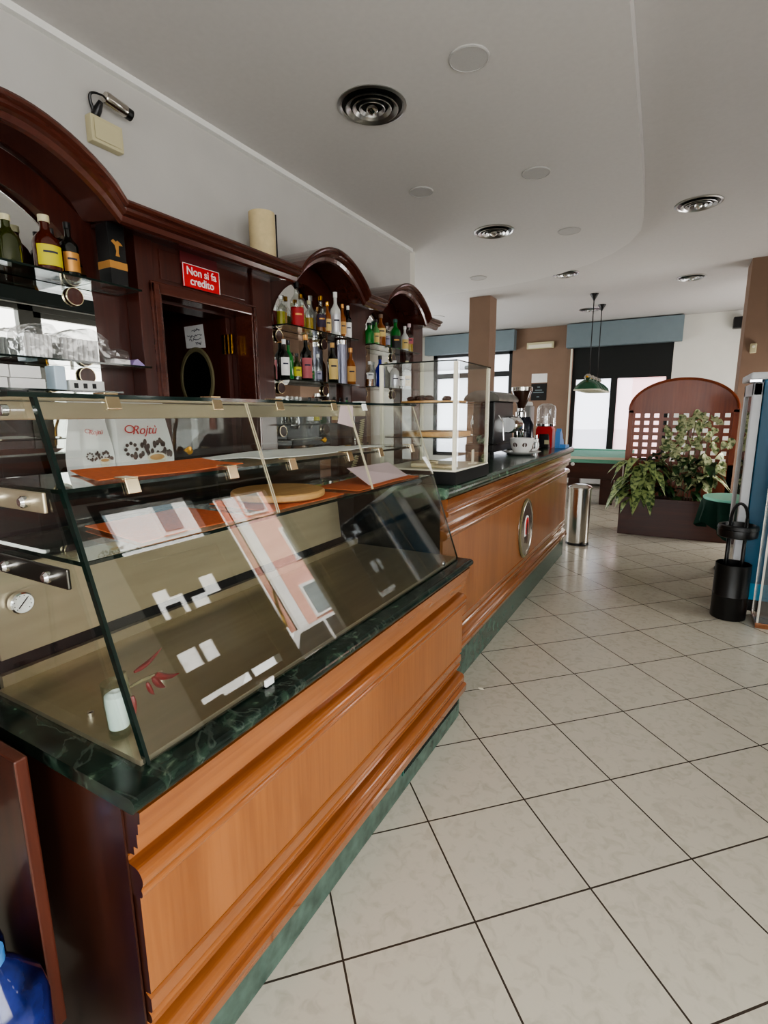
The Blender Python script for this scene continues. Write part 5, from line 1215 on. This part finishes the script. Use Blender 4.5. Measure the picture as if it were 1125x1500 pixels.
# pool table + lamp
PT = thing('pool_table', 'dark wooden pool table with pale green baize beyond the bar', 'pool table', (-1.37, 10.7, 0))
ax0, ax1, ay0, ay1 = -2.02, -0.72, 9.6, 11.85
b = B(); b.box(ax0, ax1, ay0, ay0+0.13, 0.74, 0.85, 0.01); b.box(ax0, ax1, ay1-0.13, ay1, 0.74, 0.85, 0.01); b.box(ax0, ax0+0.13, ay0+0.13, ay1-0.13, 0.74, 0.85, 0.01); b.box(ax1-0.13, ax1, ay0+0.13, ay1-0.13, 0.74, 0.85, 0.01)
obj('rail', b, 'felt', PT)
obj('rail_trim', B().box(ax0-0.005, ax1+0.005, ay0-0.012, ay0+0.001, 0.805, 0.85, 0.004), 'cream_white', PT)
obj('playing_bed', B().box(ax0+0.1, ax1-0.1, ay0+0.1, ay1-0.1, 0.75, 0.825), 'felt', PT)
obj('apron', B().box(ax0+0.03, ax1-0.03, ay0+0.02, ay1-0.02, 0.46, 0.745, 0.01), 'pool_wood', PT)
for x in (ax0+0.18, ax1-0.28):
    for y in (ay0+0.12, ay1-0.35): obj('leg', B().box(x-0.1, x+0.12, y, y+0.22, 0.0, 0.47, 0.012), 'pool_wood', PT)
t = thing('heater', 'white low heater under the window behind the pool table', 'heater', (-1.9, 12.2, 0))
obj('body', B().box(-2.3, -0.95, 12.1, 12.38, 0.06, 0.58, 0.012), 'white', t)
obj('grille', B().box(-2.25, -1.0, 12.12, 12.36, 0.58, 0.592), 'cassette', t)
LP = thing('pool_lamp', 'hanging green glass pool lamp with cream rims over the pool table', 'lamp', (-1.36, 9.9, 1.95))
lys = (9.35, 9.75, 10.15, 10.55)
obj('rod', B().tube([(-1.36, 9.2, 2.19), (-1.36, 10.7, 2.19)], 0.016, 8), 'brass', LP)
for y in (9.46, 10.45):
    obj('cord', B().tube([(-1.36, y, 2.19), (-1.36, y, ZC-0.09)], 0.008, 6), 'black', LP)
    obj('ceiling_rose', B().lathe([(0.01, ZC-0.11), (0.065, ZC-0.012), (0.065, ZC-0.001), (0, ZC-0.001)], (-1.36, y, 0), 20), 'black', LP)
for y in lys:
    sh = obj('lamp_shade', B().lathe([(0.045, 2.17), (0.06, 2.15), (0.12, 2.115), (0.19, 2.05), (0.215, 1.985), (0.21, 1.985), (0.185, 2.04), (0.11, 2.105), (0.04, 2.14)], (-1.36, y, 0), 32), 'lamp_green', LP, 'green glass shade')
    obj('rim', B().lathe([(0.212, 1.992), (0.222, 1.985), (0.216, 1.972), (0.206, 1.98)], (-1.36, y, 0), 32), 'cream_white', sh)
    obj('fitting', B().lathe([(0.05, 2.165), (0.07, 2.18), (0.055, 2.215), (0.03, 2.24), (0, 2.245)], (-1.36, y, 0), 20), 'bin_steel', sh)

# items on the far pier and wall
t = thing('wall_lamp', 'long cream emergency lamp on the brown pier between the windows', 'lamp', (-2.92, YF-0.03, 3.12))
obj('body', B().box(-3.16, -2.56, YF-0.09, YF-0.021, 3.05, 3.19, 0.01), 'cream', t)
obj('lens', B().box(-3.12, -2.6, YF-0.096, YF-0.09, 3.065, 3.14, 0.003), 'cream_white', t)
tag(obj('wall_notice', B().box(-3.03, -2.68, YF-0.026, YF-0.021, 2.30, 2.50), 'paper'), 'white notice sheet on the brown pier above the black one', 'notice')
t = thing('wall_notice', 'square black notice with pale print on the brown pier', 'notice', (-2.86, YF-0.03, 2.08))
obj('sheet', B().box(-3.03, -2.68, YF-0.028, YF-0.021, 1.90, 2.28), 'black', t)
b = B()
for x, z, w_ in ((-2.86, 2.20, 0.06), (-2.86, 2.13, 0.16), (-2.86, 2.08, 0.24), (-2.87, 1.98, 0.06)): b.box(x-w_/2, x+w_/2, YF-0.030, YF-0.0285, z-0.012, z+0.012)
obj('print', b, 'cassette', t)
t = thing('wall_speaker', 'small black loudspeaker high on the white far wall', 'speaker', (0.86, YF-0.1, 3.28))
obj('cabinet', B().box(0.77, 0.95, YF-0.2, YF-0.02, 3.17, 3.38, 0.02), 'black', t)
obj('bracket', B().box(0.82, 0.88, YF-0.03, YF-0.001, 3.22, 3.33), 'black', t)
t = thing('wall_sensor', 'small cream sensor on the brown column above the fridge', 'sensor', (0.775, 8.39, 2.41))
obj('body', B().box(0.74, 0.81, 8.36, 8.399, 2.35, 2.47, 0.012), 'cream', t)
obj('lens', B().lathe([(0.018, 8.362), (0.016, 8.354), (0, 8.352)], (0.775, 0, 2.43), 14, axis='y'), 'cream_white', t)
b = B(); b.blob((-0.875, 2.70, 0.004), 0.012, 1.6, 0.7, 0.3)
tag(obj('crumb', b, 'cream_white'), 'small pale scrap on the floor tiles by the counter plinth', 'scrap')

# ------------------------------------------------------------------ lights
def area(name, loc, rot, sx, sy, power, color=(1, 1, 1), portal=False, spread=180):
    l = bpy.data.lights.new(name, 'AREA'); l.shape = 'RECTANGLE'; l.size = sx; l.size_y = sy; l.energy = power; l.color = color
    if portal: l.cycles.is_portal = True
    l.spread = math.radians(spread)
    o = bpy.data.objects.new(name, l); COL.objects.link(o); o.location = loc; o.rotation_euler = rot
    return o
D90 = PI/2
area('portal_shop_front', (XW+0.25, 3.8, 1.5), (0, D90, 0), 3.0, 2.4, 1, portal=True)
area('portal_added_back', (0.1, -2.75, 1.5), (D90, 0, 0), 2.8, 2.4, 1, portal=True)
area('portal_added_near', (XW+0.25, -0.45, 1.6), (0, D90, 0), 2.8, 2.9, 1, portal=True)
area('portal_far_left', (-4.5, YF+0.25, 1.8), (-D90, 0, 0), 2.0, 2.5, 1, portal=True)
area('portal_far_right', (-1.2, YF+0.25, 1.5), (-D90, 0, 0), 2.0, 1.9, 1, portal=True)
area('fill_near', (1.97, -0.45, 1.7), (0, D90, 0), 2.4, 2.6, 85, (1.0, 0.98, 0.95))  # added fill lamp inside the unseen near window
area('fill_back', (0.6, -2.45, 2.0), (D90, 0, 0), 2.0, 1.0, 8, (1.0, 0.98, 0.95))  # weak added fill lamp, out of view behind the camera
area('fill_alcove', (-6.1, 9.0, 1.9), (0, -D90, 0), 2.4, 3.5, 120, (0.95, 0.98, 1.0))  # added fill lamp hidden behind the partition; the alcove has no window
area('fill_right_mid', (1.95, 7.9, 1.05), (0, D90, 0), 1.1, 1.0, 55, (1, 0.97, 0.92))  # added fill lamp on a solid wall, brightens table and planter
area('fill_right_far', (1.95, 10.6, 1.7), (0, D90, 0), 2.4, 2.4, 60, (1, 0.98, 0.96))  # added fill lamp on the solid street wall, lifts the far room
s = bpy.data.lights.new('sun', 'SUN'); s.energy = 12.0; s.angle = 0.02; s.color = (1, 0.96, 0.9)
so = bpy.data.objects.new('sun', s); COL.objects.link(so); so.rotation_euler = Vector((0.62, 0.35, -0.70)).to_track_quat('-Z', 'Y').to_euler()

w = bpy.data.worlds.new('world'); SC.world = w; w.use_nodes = True
nt = w.node_tree; bg = nt.nodes['Background']
sky = nt.nodes.new('ShaderNodeTexSky'); sky.sky_type = 'HOSEK_WILKIE'; sky.turbidity = 6; sky.ground_albedo = 0.5
sky.sun_direction = (-0.3, -0.5, 0.8)
mx = nt.nodes.new('ShaderNodeMix'); mx.data_type = 'RGBA'; mx.inputs[0].default_value = 0.6
mx.inputs[7].default_value = (1, 1, 1, 1)
nt.links.new(sky.outputs[0], mx.inputs[6]); nt.links.new(mx.outputs[2], bg.inputs['Color'])
bg.inputs['Strength'].default_value = 7.0

# ------------------------------------------------------------------ camera (solved from the floor tiles)
cam = bpy.data.cameras.new('camera'); co = bpy.data.objects.new('camera', cam); COL.objects.link(co)
Rm = ((0.8713214022749196, 0.4906649918379271, -0.006846876832157872), (0.08555032557337558, -0.16562967472279952, -0.9824703316871758), (-0.48319784326087106, 0.8554616745570236, -0.18629323023700084))
r, d_, f_ = [Vector(v) for v in Rm]
m4 = Matrix((r, -d_, -f_)).transposed().to_4x4(); m4.translation = (0, 0, 1.5969343987426547)
co.matrix_world = m4
cam.sensor_fit = 'VERTICAL'; cam.sensor_height = 36.0; cam.lens = 751.4885912193467/1500*36.0
cam.clip_start = 0.05; cam.clip_end = 200
SC.camera = co
SC.view_settings.view_transform = 'AgX'
SC.view_settings.look = 'AgX - Medium High Contrast'
SC.view_settings.exposure = 0.10
SC.cycles.max_bounces = 12; SC.cycles.transparent_max_bounces = 24; SC.cycles.glossy_bounces = 6
SC.cycles.sample_clamp_indirect = 6.0
SC.cycles.use_denoising = True
